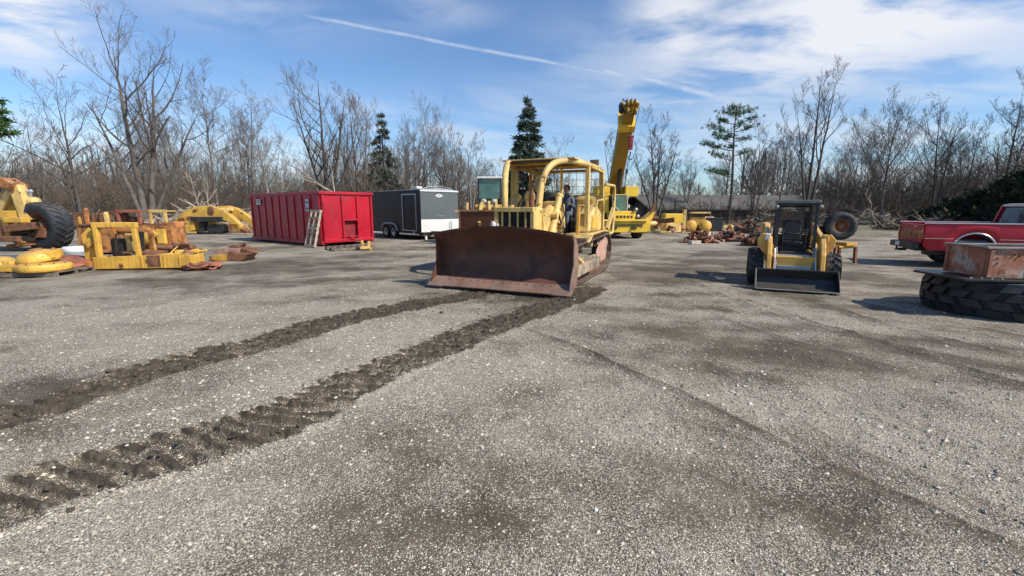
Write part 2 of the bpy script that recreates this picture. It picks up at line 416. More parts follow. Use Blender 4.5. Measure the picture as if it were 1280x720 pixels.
RUT_R = catmull([G(*p) for p in ((-100, 668), (0, 632), (90, 602), (185, 574), (290, 545), (380, 512), (480, 462), (560, 430), (630, 402), (690, 382), (740, 362))])
MARKS = [  # faint wheel marks: path, half width, amplitude
    ([(662, 412), (735, 440), (810, 475), (920, 525), (990, 558), (1090, 605), (1190, 652), (1300, 700)], .035, .8),
    ([(880, 455), (975, 512), (1075, 563), (1145, 594), (1275, 650), (1340, 680)], .04, .6),
    ([(700, 380), (800, 405), (900, 430), (1010, 470), (1150, 540), (1300, 610)], .10, .25),
    ([(890, 600), (990, 640), (1090, 690)], .05, .5), ([(760, 430), (900, 490), (1060, 575), (1200, 640)], .22, .22),
    ([(1000, 372), (1080, 398), (1180, 425), (1300, 455)], .09, .9),
    ([(930, 375), (1010, 402), (1120, 436), (1300, 490)], .10, .8), ([(1010, 362), (1100, 384), (1300, 425)], .06, .8),
    ([(860, 350), (960, 392), (1060, 420), (1300, 470)], .08, .6), ([(820, 360), (940, 412), (1080, 450), (1300, 520)], .06, .4),
    ([(790, 335), (850, 322), (920, 318), (1000, 316)], .25, .5),
    ([(780, 345), (860, 330), (930, 326)], .25, .5),
    ([(0, 360), (150, 352), (300, 340), (480, 325)], .35, .5),
    ([(0, 400), (120, 385), (300, 362), (520, 345)], .35, .4), ([(0, 375), (150, 366), (330, 350), (540, 335)], .12, .6),
    ([(60, 470), (240, 425), (420, 388), (540, 366)], .10, .3),
]
MARKS = [(catmull([G(*p) for p in P], 5), w_, a_) for P, w_, a_ in MARKS]
def gz(x, y):
    """height and the gravel / mud / grass / litter amounts"""
    x = np.asarray(x, float); y = np.asarray(y, float)
    r = np.hypot(x, y)
    near = sstep(r, 34, 20)
    h = (fbm(x*.35, y*.35, 3, 3)-.5)*.05*near + (fbm(x*2.6, y*2.6, 11, 4)-.5)*.030*near + (fbm(x*13, y*13, 17, 3)-.5)*.016*sstep(r, 16, 8)
    h += (fbm((.88*x-.47*y)*.9, (.47*x+.88*y)*5, 19, 4)-.5)*.030*near*sstep(x, .5, 4)*sstep(y, 3, 6)
    mud = np.zeros(x.shape); rutz = np.zeros(x.shape); base_g = np.zeros(x.shape)
    for i, P in enumerate((RUT_L, RUT_R)):
        k = np.where((r < 26) & (x < 6))
        if not len(k[0]): continue
        xx = x[k]; yy = y[k]
        d, lat, arc = path_coords(xx, yy, P)
        wob = (fbm(xx*3.2, yy*3.2, 40+i, 3)-.5)*.36 + (fbm(xx*14, yy*14, 42+i, 2)-.5)*.16
        patch = fbm(arc*.5+7*i, arc*0+3.1, 60+i, 3)
        hw = .315 + (patch-.5)*.10
        dd = d+wob*.55
        inn = sstep(dd, hw+.03, hw-.07)
        # cleat marks, skewed and irregular
        ph = arc/.155 + lat*3.0 + (fbm(xx*1.3, yy*1.3, 44+i, 3)-.5)*.9
        cl = np.sin(ph*2*PI)
        cl2 = sstep(cl, -.1, .85)
        lump = fbm(xx*9, yy*9, 50+i, 4)
        strength = sstep(patch+.25*(1-arc/arc.max()), .30, .62)*.75+.25
        fine = fbm(xx*24, yy*24, 55+i, 3)
        hh = inn*(-.020 + (.058*cl2*(lump*1.0+.35) + .028*(lump-.5) + .035*(fine-.5))*strength)
        berm = np.exp(-((dd-hw-.02)/.045)**2)*(.022*lump*1.5+.016*(fine-.4))*strength
        h[k] += hh+berm
        hole = sstep(fbm(xx*5.5, yy*5.5, 70+i, 4), .60, .50)
        cm = np.maximum(cl2*.62+.32+(lump-.5)*1.0, sstep(yy, 6.5, 8.5)*(.75+.25*cl2))
        mm = sstep(dd, hw+.07, hw-.03)*np.clip(cm, 0, 1)*(0.55+.45*np.maximum(hole, sstep(yy, 5.0, 7.5)))
        mud[k] = np.maximum(mud[k], mm); rutz[k] = np.maximum(rutz[k], inn)
    line = np.zeros(x.shape)
    for P, w_, a_ in MARKS:
        d, lat, arc = path_coords(x, y, P)
        d = np.abs(d + (fbm(x*1.5, y*1.5, 81, 2)-.5)*.12)
        brk = sstep(fbm(arc*1.1+w_*50, arc*0+a_*9, 82, 3), .38, .6)
        h += a_*(np.exp(-((d-w_)/.045)**2)*.022*brk - np.exp(-(d/(w_*.8))**2)*.012)
        line = np.maximum(line, a_*(.75*np.exp(-((d-w_)/.03)**2)*brk + .45*np.exp(-(d/w_)**2)))
    # dark churned soil round the dozer and in front of its blade
    for (u, v, sx, sy, am) in ((640, 372, 1.8, .65, .8), (560, 358, 1.6, .8, .45), (768, 385, .8, .5, .55), (790, 345, 1.1, 1.4, .5), (520, 350, 1.5, 1.2, .35)):
        cx_, cy_ = G(u, v); e = ((x-cx_)/sx)**2+((y-cy_)/sy)**2
        mud = np.maximum(mud, am*np.exp(-e)*sstep(fbm(x*1.6, y*1.6, 33, 4)+.25, .42, .72))
    ang = np.arctan2(x, y)
    # stretched patches: smeared along the driving direction
    dx = .6*x+.8*y; dy = .8*x-.6*y
    gr = .56 + (fbm(dx*.16, dy*.55, 90, 4)-.5)*1.5 + (fbm(x*.9, y*1.3, 95, 4)-.5)*1.3 + (fbm(x*3.1, y*3.1, 96, 3)-.5)*.7
    ex_ = .88*x-.47*y; ey_ = .47*x+.88*y
    gr += (fbm(ex_*.35, ey_*2.4, 120, 4)-.5)*.9*sstep(x, -1.0, 2.0) + (fbm(x*.25, y*1.6, 121, 4)-.5)*.7*sstep(y, 4, 8)
    for (u, v, sx, sy, am) in ((620, 480, 1.5, 1.0, .25), (250, 395, 3.4, .7, .35), (130, 420, 2.5, .6, .3), (450, 420, 1.0, .5, .3), (900, 520, 1.0, .5, .15), (1150, 610, .9, .5, .2),
                               (640, 590, .9, .35, -.08), (420, 620, .8, .35, -.05), (820, 690, .6, .3, -.08), (300, 355, 4.5, 1.2, -.25), (100, 500, 1.5, .5, -.1), (1000, 430, 2.4, 1.3, -.22), (880, 440, 1.2, 1.0, -.15), (1000, 340, 3.5, 3, -.2),
                               (1200, 420, 2.0, 1.4, -.22), (500, 330, 5, 4, -.12), (960, 620, 1.2, .6, -.12), (1240, 560, 1, .8, -.12), (720, 520, .9, .6, .2), (80, 700, .7, .3, .2), (640, 660, .5, .2, -.2)):
        cx_, cy_ = G(u, v); gr += am*np.exp(-((x-cx_)/sx)**2-((y-cy_)/sy)**2)
    gr = np.clip(gr - line*.55, .04, 1)
    gr = gr*(1-mud*.80)*(1-rutz*.55)
    lit = sstep(y+x*.12+(fbm(x*.12, y*.12, 97, 3)-.5)*16, 44, 52)
    ggx, ggy = G(1100, 290)
    grass = np.exp(-((x-ggx-3)/9)**2-((y-ggy-4)/6)**2)*sstep(fbm(x*.5, y*.5, 99, 4), .35, .6)*1.1
    h += lit*(fbm(x*.3, y*.3, 101, 3))*.35
    h -= sstep(r, 110, 400)*3
    return h, np.clip(gr, 0, 1), np.clip(mud, 0, 1), np.clip(grass, 0, 1), lit, np.clip(line, 0, 1)

rad = [1.15]
while rad[-1] < 60: rad.append(rad[-1]*1.0062)
while rad[-1] < 900: rad.append(rad[-1]*1.06)
rad = np.array(rad)
aa = np.concatenate([np.arange(-56, 56.01, .165), np.arange(60, 300.1, 4.0)])
A_, R_ = np.meshgrid(np.radians(aa), rad)
X_ = np.sin(A_)*R_; Y_ = np.cos(A_)*R_
H_, GR_, MU_, GS_, LI_, LN_ = gz(X_, Y_)
nr, na = X_.shape
V = np.stack([X_.ravel(), Y_.ravel(), H_.ravel()], 1)
V = np.vstack([V, [[0, 0, 0]]])
i0 = (np.arange(nr-1)[:, None]*na + np.arange(na)[None, :]); i1 = (np.arange(nr-1)[:, None]*na + (np.arange(na)[None, :]+1) % na)
Fq = np.stack([i0, i1, i1+na, i0+na], -1).reshape(-1, 4)[:, ::-1]
c0 = nr*na
def ground_mat():
    m = bpy.data.materials.new('gravel_yard'); m.use_nodes = True; t = m.node_tree; b = t.nodes['Principled BSDF']; q = NG(t)
    P = q.n('ShaderNodeTexCoord').outputs['Object']
    def att(nm): x = q.n('ShaderNodeAttribute', attribute_name=nm); return x.outputs['Fac']
    gr, mu, gs, li, ln = [att(k) for k in ('gravel', 'mud', 'grass', 'litter', 'mark')]
    soil = q.mix(q.ramp(q.noise(P, 1.3, 6), .3, .7), (.078, .060, .040), (.165, .132, .092))
    soil = q.mix(q.ramp(q.noise(P, 60, 3), .35, .65), q.mix(1, soil, (.72, .72, .72), 'MULTIPLY'), soil)
    def vor(scale, rnd=1.0):
        x = q.n('ShaderNodeTexVoronoi'); t.links.new(P, x.inputs['Vector']); x.inputs['Scale'].default_value = scale
        sp = q.n('ShaderNodeSeparateColor'); t.links.new(x.outputs['Color'], sp.inputs[0])
        return x.outputs['Distance'], sp.outputs[0], sp.outputs[1]
    d1, r1, s1 = vor(95); d2, r2, s2 = vor(52); d3, r3, s3 = vor(210)
    def stonecol(s_): return q.mix(q.ramp(s_, .0, 1.0, smooth=False), (.205, .170, .125), (.74, .665, .54))
    dens = q.m('MULTIPLY', gr, 1.0)
    m3 = q.m('MULTIPLY', q.ramp(q.m('SUBTRACT', q.m('MULTIPLY', dens, .85), r3), -.02, .02), q.ramp(d3, .62, .48))
    m1 = q.m('MULTIPLY', q.ramp(q.m('SUBTRACT', q.m('MULTIPLY', dens, .60), r1), -.02, .02), q.ramp(d1, .60, .46))
    m2 = q.m('MULTIPLY', q.ramp(q.m('SUBTRACT', q.m('MULTIPLY', dens, .12), r2), -.01, .01), q.ramp(d2, .5, .38))
    c = q.mix(m3, soil, stonecol(s3)); c = q.mix(m1, c, stonecol(s1)); c = q.mix(m2, c, stonecol(s2))
    mudc = q.mix(q.ramp(q.noise(P, 7, 5), .3, .7), (.056, .042, .028), (.112, .086, .058))
    mk = q.ramp(q.m('ADD', mu, q.m('MULTIPLY', q.m('SUBTRACT', q.noise(P, 16, 4), .5), .30)), .30, .80)
    c = q.mix(q.m('MULTIPLY', mk, q.m('SUBTRACT', 1.0, q.m('MULTIPLY', m1, .18))), c, mudc)
    c = q.mix(q.m('MULTIPLY', ln, .35), c, (.085, .068, .05))
    gc = q.mix(q.noise(P, 3, 4), (.10, .12, .045), (.20, .19, .09))
    c = q.mix(q.m('MULTIPLY', gs, .85), c, gc)
    lc = q.mix(q.ramp(q.noise(P, 1.2, 6), .3, .7), (.11, .075, .045), (.24, .175, .11))
    c = q.mix(li, c, lc)
    q.put(b.inputs['Base Color'], c)
    q.put(b.inputs['Roughness'], q.mix(mk, (.9, .9, .9), (.72, .72, .72)))
    b.inputs['Specular IOR Level'].default_value = .25
    hgt = q.m('ADD', q.m('MULTIPLY', m1, q.m('SUBTRACT', .6, d1)), q.m('MULTIPLY', m2, q.m('SUBTRACT', .8, d2)))
    hgt = q.m('ADD', hgt, q.m('MULTIPLY', q.noise(P, 45, 4), .55))
    hgt = q.m('ADD', hgt, q.m('MULTIPLY', q.m('MULTIPLY', q.noise(P, 22, 5, .7), mk), 2.4))
    bn = q.n('ShaderNodeBump'); bn.inputs['Strength'].default_value = .8; bn.inputs['Distance'].default_value = .016
    q.put(bn.inputs['Height'], hgt); t.links.new(bn.outputs[0], b.inputs['Normal'])
    return m
ground = npmesh('ground', V, Fq, ground_mat(), smooth=True)
tag(ground, kind='structure')
import bmesh
me = ground.data
bm = bmesh.new(); bm.from_mesh(me); bm.verts.ensure_lookup_table()
cv = bm.verts[c0]
for k in range(na): bm.faces.new((bm.verts[k], cv, bm.verts[(k+1) % na]))
bm.normal_update()
bm.to_mesh(me); bm.free()
for nm, arr in (('gravel', GR_), ('mud', MU_), ('grass', GS_), ('litter', LI_), ('mark', LN_)):
    a = me.attributes.new(nm, 'FLOAT', 'POINT'); a.data.foreach_set('value', np.append(arr.ravel(), .5).astype(np.float32))

def gh(x, y): return float(gz(np.array([x]), np.array([y]))[0][0])

# loose stones lying on the yard near the camera
rng = np.random.default_rng(3)
N = 60000
rr = np.exp(rng.uniform(math.log(1.7), math.log(11), N)); th = rng.uniform(R(-53), R(53), N)
sx_ = np.sin(th)*rr; sy_ = np.cos(th)*rr
h_, g_, m_, _, _, _ = gz(sx_, sy_)
keep = rng.uniform(0, 1, N) < np.clip(g_*1.1, .12, 1)*(1-.75*m_)
sx_, sy_, h_, rr = sx_[keep], sy_[keep], h_[keep], rr[keep]
n = len(sx_)
size = rng.lognormal(math.log(.0046), .5, n); size = np.clip(size, .0022, .017)*np.clip(rr/3.2, .8, 1.35)
octv = np.array([(1, 0, 0), (0, 1, 0), (-1, 0, 0), (0, -1, 0), (0, 0, 1), (0, 0, -1), (.6, .6, .55), (-.6, -.6, .5)])[:6]
octf = np.array([(0, 1, 4), (1, 2, 4), (2, 3, 4), (3, 0, 4), (1, 0, 5), (2, 1, 5), (3, 2, 5), (0, 3, 5)])
sc3 = np.stack([size*rng.uniform(.7, 1.4, n), size*rng.uniform(.7, 1.4, n), size*rng.uniform(.45, .9, n)], 1)
rot = rng.uniform(0, 2*PI, n); cs, sn = np.cos(rot), np.sin(rot)
vv = octv[None]*sc3[:, None]*rng.uniform(.75, 1.25, (n, 6, 1))
vx = vv[..., 0]*cs[:, None]-vv[..., 1]*sn[:, None]; vy = vv[..., 0]*sn[:, None]+vv[..., 1]*cs[:, None]
SV = np.stack([vx+sx_[:, None], vy+sy_[:, None], vv[..., 2]+(h_+size*.25)[:, None]], -1).reshape(-1, 3)
SF = (octf[None]+(np.arange(n)*6)[:, None, None]).reshape(-1, 3)
def stone_mat():
    m = bpy.data.materials.new('loose_stone'); m.use_nodes = True; t = m.node_tree; b = t.nodes['Principled BSDF']; q = NG(t)
    ge = q.n('ShaderNodeNewGeometry'); P = q.n('ShaderNodeTexCoord').outputs['Object']
    c = q.mix(q.ramp(ge.outputs['Random Per Island'], 0, 1, smooth=False), (.20, .165, .12), (.72, .645, .52))
    c = q.mix(q.ramp(q.noise(P, 90, 3), .4, .75, 0, .5), c, (.2, .17, .13))
    q.put(b.inputs['Base Color'], c); b.inputs['Roughness'].default_value = .85
    return m
M['stone'] = stone_mat()
st = npmesh('gravel_stones', SV, SF, M['stone']); tag(st, 'small pale stones scattered loose over the muddy gravel yard', 'gravel', kind='stuff')
# clods in the ruts
mb = MB(); rnd = random.Random(8)
cl = []
for P in (RUT_L, RUT_R):
    L = np.cumsum(np.r_[0, np.hypot(*np.diff(P, axis=0).T)])
    for _ in range(900):
        s_ = rnd.uniform(0, L[-1]); x = np.interp(s_, L, P[:, 0]); y = np.interp(s_, L, P[:, 1])
        x += rnd.gauss(0, .17); y += rnd.gauss(0, .17); cl.append((x, y, abs(rnd.gauss(.005, .006))+.004))
for _ in range(120):
    u, v = rnd.uniform(500, 760), rnd.uniform(366, 392); x, y = G(u, v); cl.append((x, y, abs(rnd.gauss(.006, .008))+.005))
hs = gz(np.array([c_[0] for c_ in cl]), np.array([c_[1] for c_ in cl]))[0]
for k, (x, y, s_) in enumerate(cl):
    mb.rock((x, y, hs[k]+s_*.3), (s_*2.2, s_*2.0, s_*1.5), k, (0, 0, rnd.uniform(0, 3)), 0)
M['mudclod'] = mat('mud_clod', (.075, .058, .042), .85, var=.3, vscale=6)
tag(mb.build('mud_clods', M['mudclod']), 'dark clods of mud thrown up along the track ruts', 'mud', kind='stuff')
for (u, v, s_, m_, lab, rz) in ((95, 606, .085, 'concrete', 'tan block of broken stone sitting in the end of the near rut', .4),
                                (523, 687, .026, 'white', 'round white pebble alone on the gravel at the bottom of the picture', .2),
                                (745, 640, .022, 'white', 'white angular pebble on the gravel right of the bottom centre', 1.2),
                                (115, 622, .03, 'concrete', 'small pale stone chip just beside the tan block in the rut', 2.2)):
    x, y = G(u, v); mb = MB(); mb.rock((0, 0, s_*.35), (s_*1.25, s_*1.0, s_*.75), int(u), None, 1)
    o = mb.build('stone', M[m_], loc=(x, y, gh(x, y)), rot=(0, 0, rz)); tag(o, lab, 'stone')

# ------------------------------------------------------------------ trees
def rvec(rg): v = rg.normal(size=3); return v/np.linalg.norm(v)
def tubes(P, Rr, k):
    """P (B,n,3), Rr (B,n) -> verts, quads"""
    B, n, _ = P.shape
    T = np.empty_like(P); T[:, 1:-1] = P[:, 2:]-P[:, :-2]; T[:, 0] = P[:, 1]-P[:, 0]; T[:, -1] = P[:, -1]-P[:, -2]
    T /= np.linalg.norm(T, axis=2, keepdims=True)+1e-9
    ref = np.zeros_like(T); ref[..., 0] = .37; ref[..., 1] = .93; ref[..., 2] = .05
    X = np.cross(T, ref); X /= np.linalg.norm(X, axis=2, keepdims=True)+1e-9; Y = np.cross(T, X)
    a = np.arange(k)*2*PI/k
    V = P[:, :, None]+Rr[:, :, None, None]*(X[:, :, None]*np.cos(a)[None, None, :, None]+Y[:, :, None]*np.sin(a)[None, None, :, None])
    b = np.arange(B)[:, None, None]*n*k; i = np.arange(n-1)[None, :, None]*k; j = np.arange(k)[None, None, :]; j2 = (j+1) % k
    F = np.stack([b+i+j, b+i+j2, b+i+k+j2, b+i+k+j], -1).reshape(-1, 4)
    return V.reshape(-1, 3), F
def grow_level(rg, par_P, par_R, nchild, t0, ang, lenf, radf, npts, up, wig, minlen=.1, tmax=.98):
    """children along each parent path"""
    B, n, _ = par_P.shape
    segL = np.linalg.norm(np.diff(par_P, axis=1), axis=2).sum(1)
    cnt = np.full(B, nchild) if isinstance(nchild, int) else rg.integers(nchild[0], nchild[1]+1, B)
    b = np.repeat(np.arange(B), cnt); st = np.repeat(np.cumsum(cnt)-cnt, cnt); c = np.arange(len(b))-st
    K = len(b)
    t = t0+(tmax-t0)*((c+rg.uniform(0, .9, K))/cnt[b]); f = t*(n-1); i = np.minimum(f.astype(int), n-2); fr = (f-i)
    p = par_P[b, i]*(1-fr)[:, None]+par_P[b, i+1]*fr[:, None]; r = par_R[b, i]*(1-fr)+par_R[b, i+1]*fr
    nrm = lambda v: v/(np.linalg.norm(v, axis=1, keepdims=True)+1e-9)
    d = nrm(par_P[b, i+1]-par_P[b, i]); q = nrm(rg.normal(size=(K, 3))); q = nrm(q-d*(q*d).sum(1, keepdims=True))
    fl = (q[:, 2] < 0) & (rg.uniform(size=K) < .55); q[fl] *= -1
    a = np.radians(rg.uniform(ang[0], ang[1], K))[:, None]; cur = d*np.cos(a)+q*np.sin(a)
    L = segL[b]*rg.uniform(lenf[0], lenf[1], K)*(1.12-t*.62)
    pts = [p]
    for s in range(npts-1):
        cur = nrm(cur+nrm(rg.normal(size=(K, 3)))*wig+np.array([0, 0, up])); pts.append(pts[-1]+cur*(L/(npts-1))[:, None])
    r0 = r*rg.uniform(radf[0], radf[1], K); Rr = r0[:, None]*np.linspace(1, .35, npts)[None]
    ok = L >= minlen
    return np.stack(pts, 1)[ok], Rr[ok]
def bare_tree(seed, H, leaders, spread=1.0, dens=1.0, ang=(34, 66), trunk_r=.2, wig=.13, up=.045, limb0=.3, base_w=1.0, twig=.0068):
    """leaders: list of (x0,y0,dx,dy,frac) start offset, lean over the height, share of H"""
    rg = np.random.default_rng(seed)
    TP, TR = [], []
    npt = 14
    for (x0, y0, dx, dy, fr) in leaders:
        z = np.linspace(0, H*fr, npt); s = z/(H*fr)
        px = x0+dx*s**1.15+np.cumsum(rg.normal(0, .012*H*fr/3, npt))*.55; py = y0+dy*s**1.15+np.cumsum(rg.normal(0, .012*H*fr/3, npt))*.55
        px -= px[0]-x0; py -= py[0]-y0
        TP.append(np.stack([px, py, z-.1*(s == 0)], 1)); rr_ = trunk_r*.85*fr**.7*((1-s)**.85*.93+.05); rr_[0] *= 1.35; TR.append(rr_)
    TP = np.array(TP); TR = np.array(TR)
    trunkV = [tubes(TP, TR, 8)]
    spread = spread**.5*1.22 if spread < 1 else spread*1.05
    n1 = max(6, int(8*dens), int(19*dens/len(leaders)))
    P1, R1 = grow_level(rg, TP, TR, (n1, n1+3), limb0, ang, (.26*spread, .58*spread), (.42, .70), 12, up, wig)
    trunkV.append(tubes(P1, R1, 5))
    P2, R2 = grow_level(rg, P1, R1, (4, 6), .22, (28, 60), (.34, .66), (.40, .64), 8, up*.8, wig*1.2)
    R2 = np.maximum(R2, twig*1.5)
    P3, R3 = grow_level(rg, P2, R2, (4, 5), .15, (25, 58), (.36, .72), (.42, .66), 5, up*.8, wig*1.3, .12)
    R3 = np.maximum(R3, twig)
    P4, R4 = grow_level(rg, P3, R3, (3, 4), .12, (22, 55), (.40, .85), (.55, .75), 3, up*.8, wig*1.3, .12)
    R4 = np.maximum(R4*.8, twig*.75)
    trunkV.append(tubes(P2, R2, 4))
    tw = [tubes(P3, R3, 3), tubes(P4, R4, 3)]
    def cat(L):
        o = 0; Vs, Fs = [], []
        for V, F in L: Vs.append(V); Fs.append(F+o); o += len(V)
        return np.vstack(Vs), np.vstack(Fs)
    return cat(trunkV), cat(tw)
def make_tree(name, label, cat, loc, spec, bark='bark', twigm='twig', rz=0.0, group=None):
    t = thing(name, label, cat, loc, rz, group)
    (V1, F1), (V2, F2) = spec
    npmesh('trunk', V1, F1, M[bark], t, smooth=True); npmesh('crown', V2, F2, M[twigm], t)
    return t
def tree_loc(u, Y): p = at(u, 300, Y); return (p.x, Y, gh(p.x, Y)-.05)
def tree_top(v, Y, u=640): return at(u, v, Y).z

main = [
 # name,label,u,Y,topv,leaders(rel to H),kw,bark,twig
 ('bare_tree', 'tallest many-stemmed bare tree, on the left behind the rusty machine bodies', 186, 38, 12,
    [(0, 0, -.9, 0, 1.0), (.35, .1, 1.7, .2, .92), (.15, -.2, -3.4, .3, .72), (.5, 0, 4.8, .2, .66)], dict(trunk_r=.34, spread=.8, dens=.9, limb0=.34), 'bark', 'twig'),
 ('bare_tree', 'dark single-trunk bare tree standing just left of the tallest many-stemmed tree', 108, 36, 88,
    [(0, 0, -.5, 0, 1.0), (0, 0, -1.6, .2, .7)], dict(trunk_r=.2, spread=.95, limb0=.3, up=.02), 'barkd', 'twig'),
 ('bare_tree', 'slim bare tree with a bushy top, right of the tallest many-stemmed tree', 277, 42, 74,
    [(0, 0, -.5, 0, 1.0)], dict(trunk_r=.13, spread=.6, limb0=.5), 'bark', 'twig'),
 ('bare_tree', 'broad spreading bare tree with dark forking limbs behind the red dumpster', 412, 42, 62,
    [(0, 0, .2, 0, 1.0), (0, .1, -2.6, 0, .86), (.2, 0, 1.9, .3, .9), (.2, -.1, 3.4, 0, .72)], dict(trunk_r=.24, spread=.72, limb0=.28, dens=1.05), 'barkd', 'twig'),
 ('bare_tree', 'upright bare tree of thin stems between the broad spreading tree and the shaggy spruce', 452, 46, 90,
    [(0, 0, -.6, 0, 1.0), (.3, 0, .9, 0, .9), (-.2, 0, -1.6, 0, .8)], dict(trunk_r=.16, spread=.55, limb0=.2, dens=1.1, up=.12), 'bark', 'twigp'),
 ('bare_tree', 'pale leaning bare tree with broken lower limbs left of the red dumpster', 345, 40, 118,
    [(0, 0, -1.2, 0, 1.0), (.2, 0, 1.6, 0, .7)], dict(trunk_r=.15, spread=.8, limb0=.2), 'barkp', 'twigp'),
 ('bare_tree', 'bare tree with a rounded crown above the grey trailer, left of the other two', 522, 52, 148,
    [(0, 0, 0, 0, 1.0), (.2, 0, 1.2, 0, .85)], dict(trunk_r=.15, spread=.8, limb0=.25, dens=1.1), 'bark', 'twig'),
 ('bare_tree', 'bare tree with a rounded crown above the right end of the grey trailer', 556, 54, 150,
    [(0, 0, .3, 0, 1.0), (.2, 0, -1.0, 0, .9)], dict(trunk_r=.15, spread=.8, limb0=.25, dens=1.1), 'bark', 'twig'),
 ('bare_tree', 'curving bare tree just left of the green-glass loader cab', 590, 46, 160,
    [(0, 0, -.4, 0, 1.0), (0, 0, .8, 0, .8)], dict(trunk_r=.14, spread=.8, limb0=.3, dens=1.1), 'barkp', 'twig'),
 ('bare_tree', 'short bare tree showing over the dozer canopy beside the lone spruce', 693, 55, 168,
    [(0, 0, .4, 0, 1.0), (0, 0, -.8, 0, .8)], dict(trunk_r=.13, spread=.8, limb0=.3), 'bark', 'twig'),
 ('bare_tree', 'thin sparse bare tree directly left of the crane boom', 764, 44, 150,
    [(0, 0, -1.1, 0, 1.0), (.1, 0, .9, 0, .7)], dict(trunk_r=.10, spread=.5, limb0=.3, dens=.7), 'bark', 'twig'),
 ('bare_tree', 'forked bare tree with a bent stem directly right of the crane boom', 818, 42, 132,
    [(0, 0, -1.0, 0, 1.0), (.1, 0, 1.5, 0, .82), (0, 0, -2.4, .2, .75), (0, .1, .1, 0, .9)], dict(trunk_r=.16, spread=.6, limb0=.3), 'barkd', 'twig'),
 ('bare_tree', 'small rounded bare tree above the left end of the long low barn', 856, 58, 192,
    [(0, 0, .2, 0, 1.0), (0, 0, -1.0, 0, .9)], dict(trunk_r=.13, spread=.9, limb0=.25, dens=1.1), 'bark', 'twig'),
 ('bare_tree', 'bare tree beside the layered pine, between it and the twin-stemmed tall tree', 938, 48, 150,
    [(0, 0, 0, 0, 1.0), (.1, 0, 1.2, 0, .85), (0, 0, -.9, 0, .8)], dict(trunk_r=.12, spread=.75, limb0=.25, dens=1.1), 'bark', 'twig'),
 ('bare_tree', 'slender bare tree just left of the twin-stemmed tall tree', 968, 45, 146,
    [(0, 0, .3, 0, 1.0)], dict(trunk_r=.12, spread=.8, limb0=.3), 'bark', 'twig'),
 ('bare_tree', 'tall twin-stemmed bare tree with feathery tops behind the skid steer', 1004, 42, 56,
    [(0, 0, .15, 0, 1.0), (.3, 0, 1.0, .2, .96), (0, 0, -1.9, 0, .78)], dict(trunk_r=.19, spread=.5, limb0=.4, up=.09), 'barkd', 'twig'),
 ('bare_tree', 'evenly branched bare tree between the twin-stemmed tree and the red pickup', 1095, 44, 112,
    [(0, 0, .3, 0, 1.0)], dict(trunk_r=.15, spread=.9, limb0=.28, dens=1.2), 'bark', 'twig'),
 ('bare_tree', 'leaning bare tree with a dense round crown above the red pickup tailgate', 1160, 42, 116,
    [(0, 0, -.9, 0, 1.0), (.1, 0, .8, 0, .9)], dict(trunk_r=.17, spread=.8, limb0=.3, dens=1.1), 'barkd', 'twigd'),
 ('bare_tree', 'low twisted bare tree between the dense round crown and the dark evergreens', 1196, 46, 140,
    [(0, 0, .5, 0, 1.0), (0, 0, -1.3, 0, .8)], dict(trunk_r=.14, spread=.9, limb0=.25), 'barkd', 'twigd'),
 ('bare_tree', 'dark bare tree rising behind the pickup cab above the dark evergreens', 1240, 40, 82,
    [(0, 0, .2, 0, 1.0), (.2, 0, 1.5, 0, .85), (0, 0, -1.2, 0, .7)], dict(trunk_r=.18, spread=.75, limb0=.3, dens=1.1), 'barkd', 'twigd'),
 ('bare_tree', 'bare tree cut by the right edge of the picture, its branches reaching the clouds', 1292, 34, 28,
    [(0, 0, -.6, 0, 1.0), (.2, 0, -1.4, 0, .8)], dict(trunk_r=.2, spread=.6, limb0=.3), 'bark', 'twig'),
 ('bare_tree', 'bushy reddish bare tree at the left edge of the picture below the dark pine', 8, 38, 150,
    [(0, 0, .2, 0, 1.0), (.2, 0, 1.8, 0, .8), (0, 0, -1.5, 0, .8)], dict(trunk_r=.18, spread=1.0, limb0=.2, dens=1.2), 'barkd', 'twigd'),
 ('bare_tree', 'thin bare tree in the thicket between the left edge and the dark single-trunk tree', 58, 44, 128,
    [(0, 0, .2, 0, 1.0), (.2, 0, 1.2, 0, .8)], dict(trunk_r=.12, spread=.8, limb0=.25), 'bark', 'twig'),
 ('bare_tree', 'reaching bare tree in the gap between the slim tree and the broad spreading tree', 318, 47, 92,
    [(0, 0, 1.0, 0, 1.0), (0, 0, -.9, 0, .85)], dict(trunk_r=.14, spread=.6, limb0=.35), 'bark', 'twigp'),
]
for i, (nm, lab, u, Y, tv, ld, kw, bk, tw) in enumerate(main):
    H = tree_top(tv, Y, u)*1.0
    hk = H/18.0
    ld = [(a*1.0, b, c, d, f) for a, b, c, d, f in ld]
    # leaders reach ~90% of the height, twigs carry the rest
    make_tree(nm, lab, 'bare tree', tree_loc(u, Y), bare_tree(100+i, H*.84, ld, **kw), bk, tw)

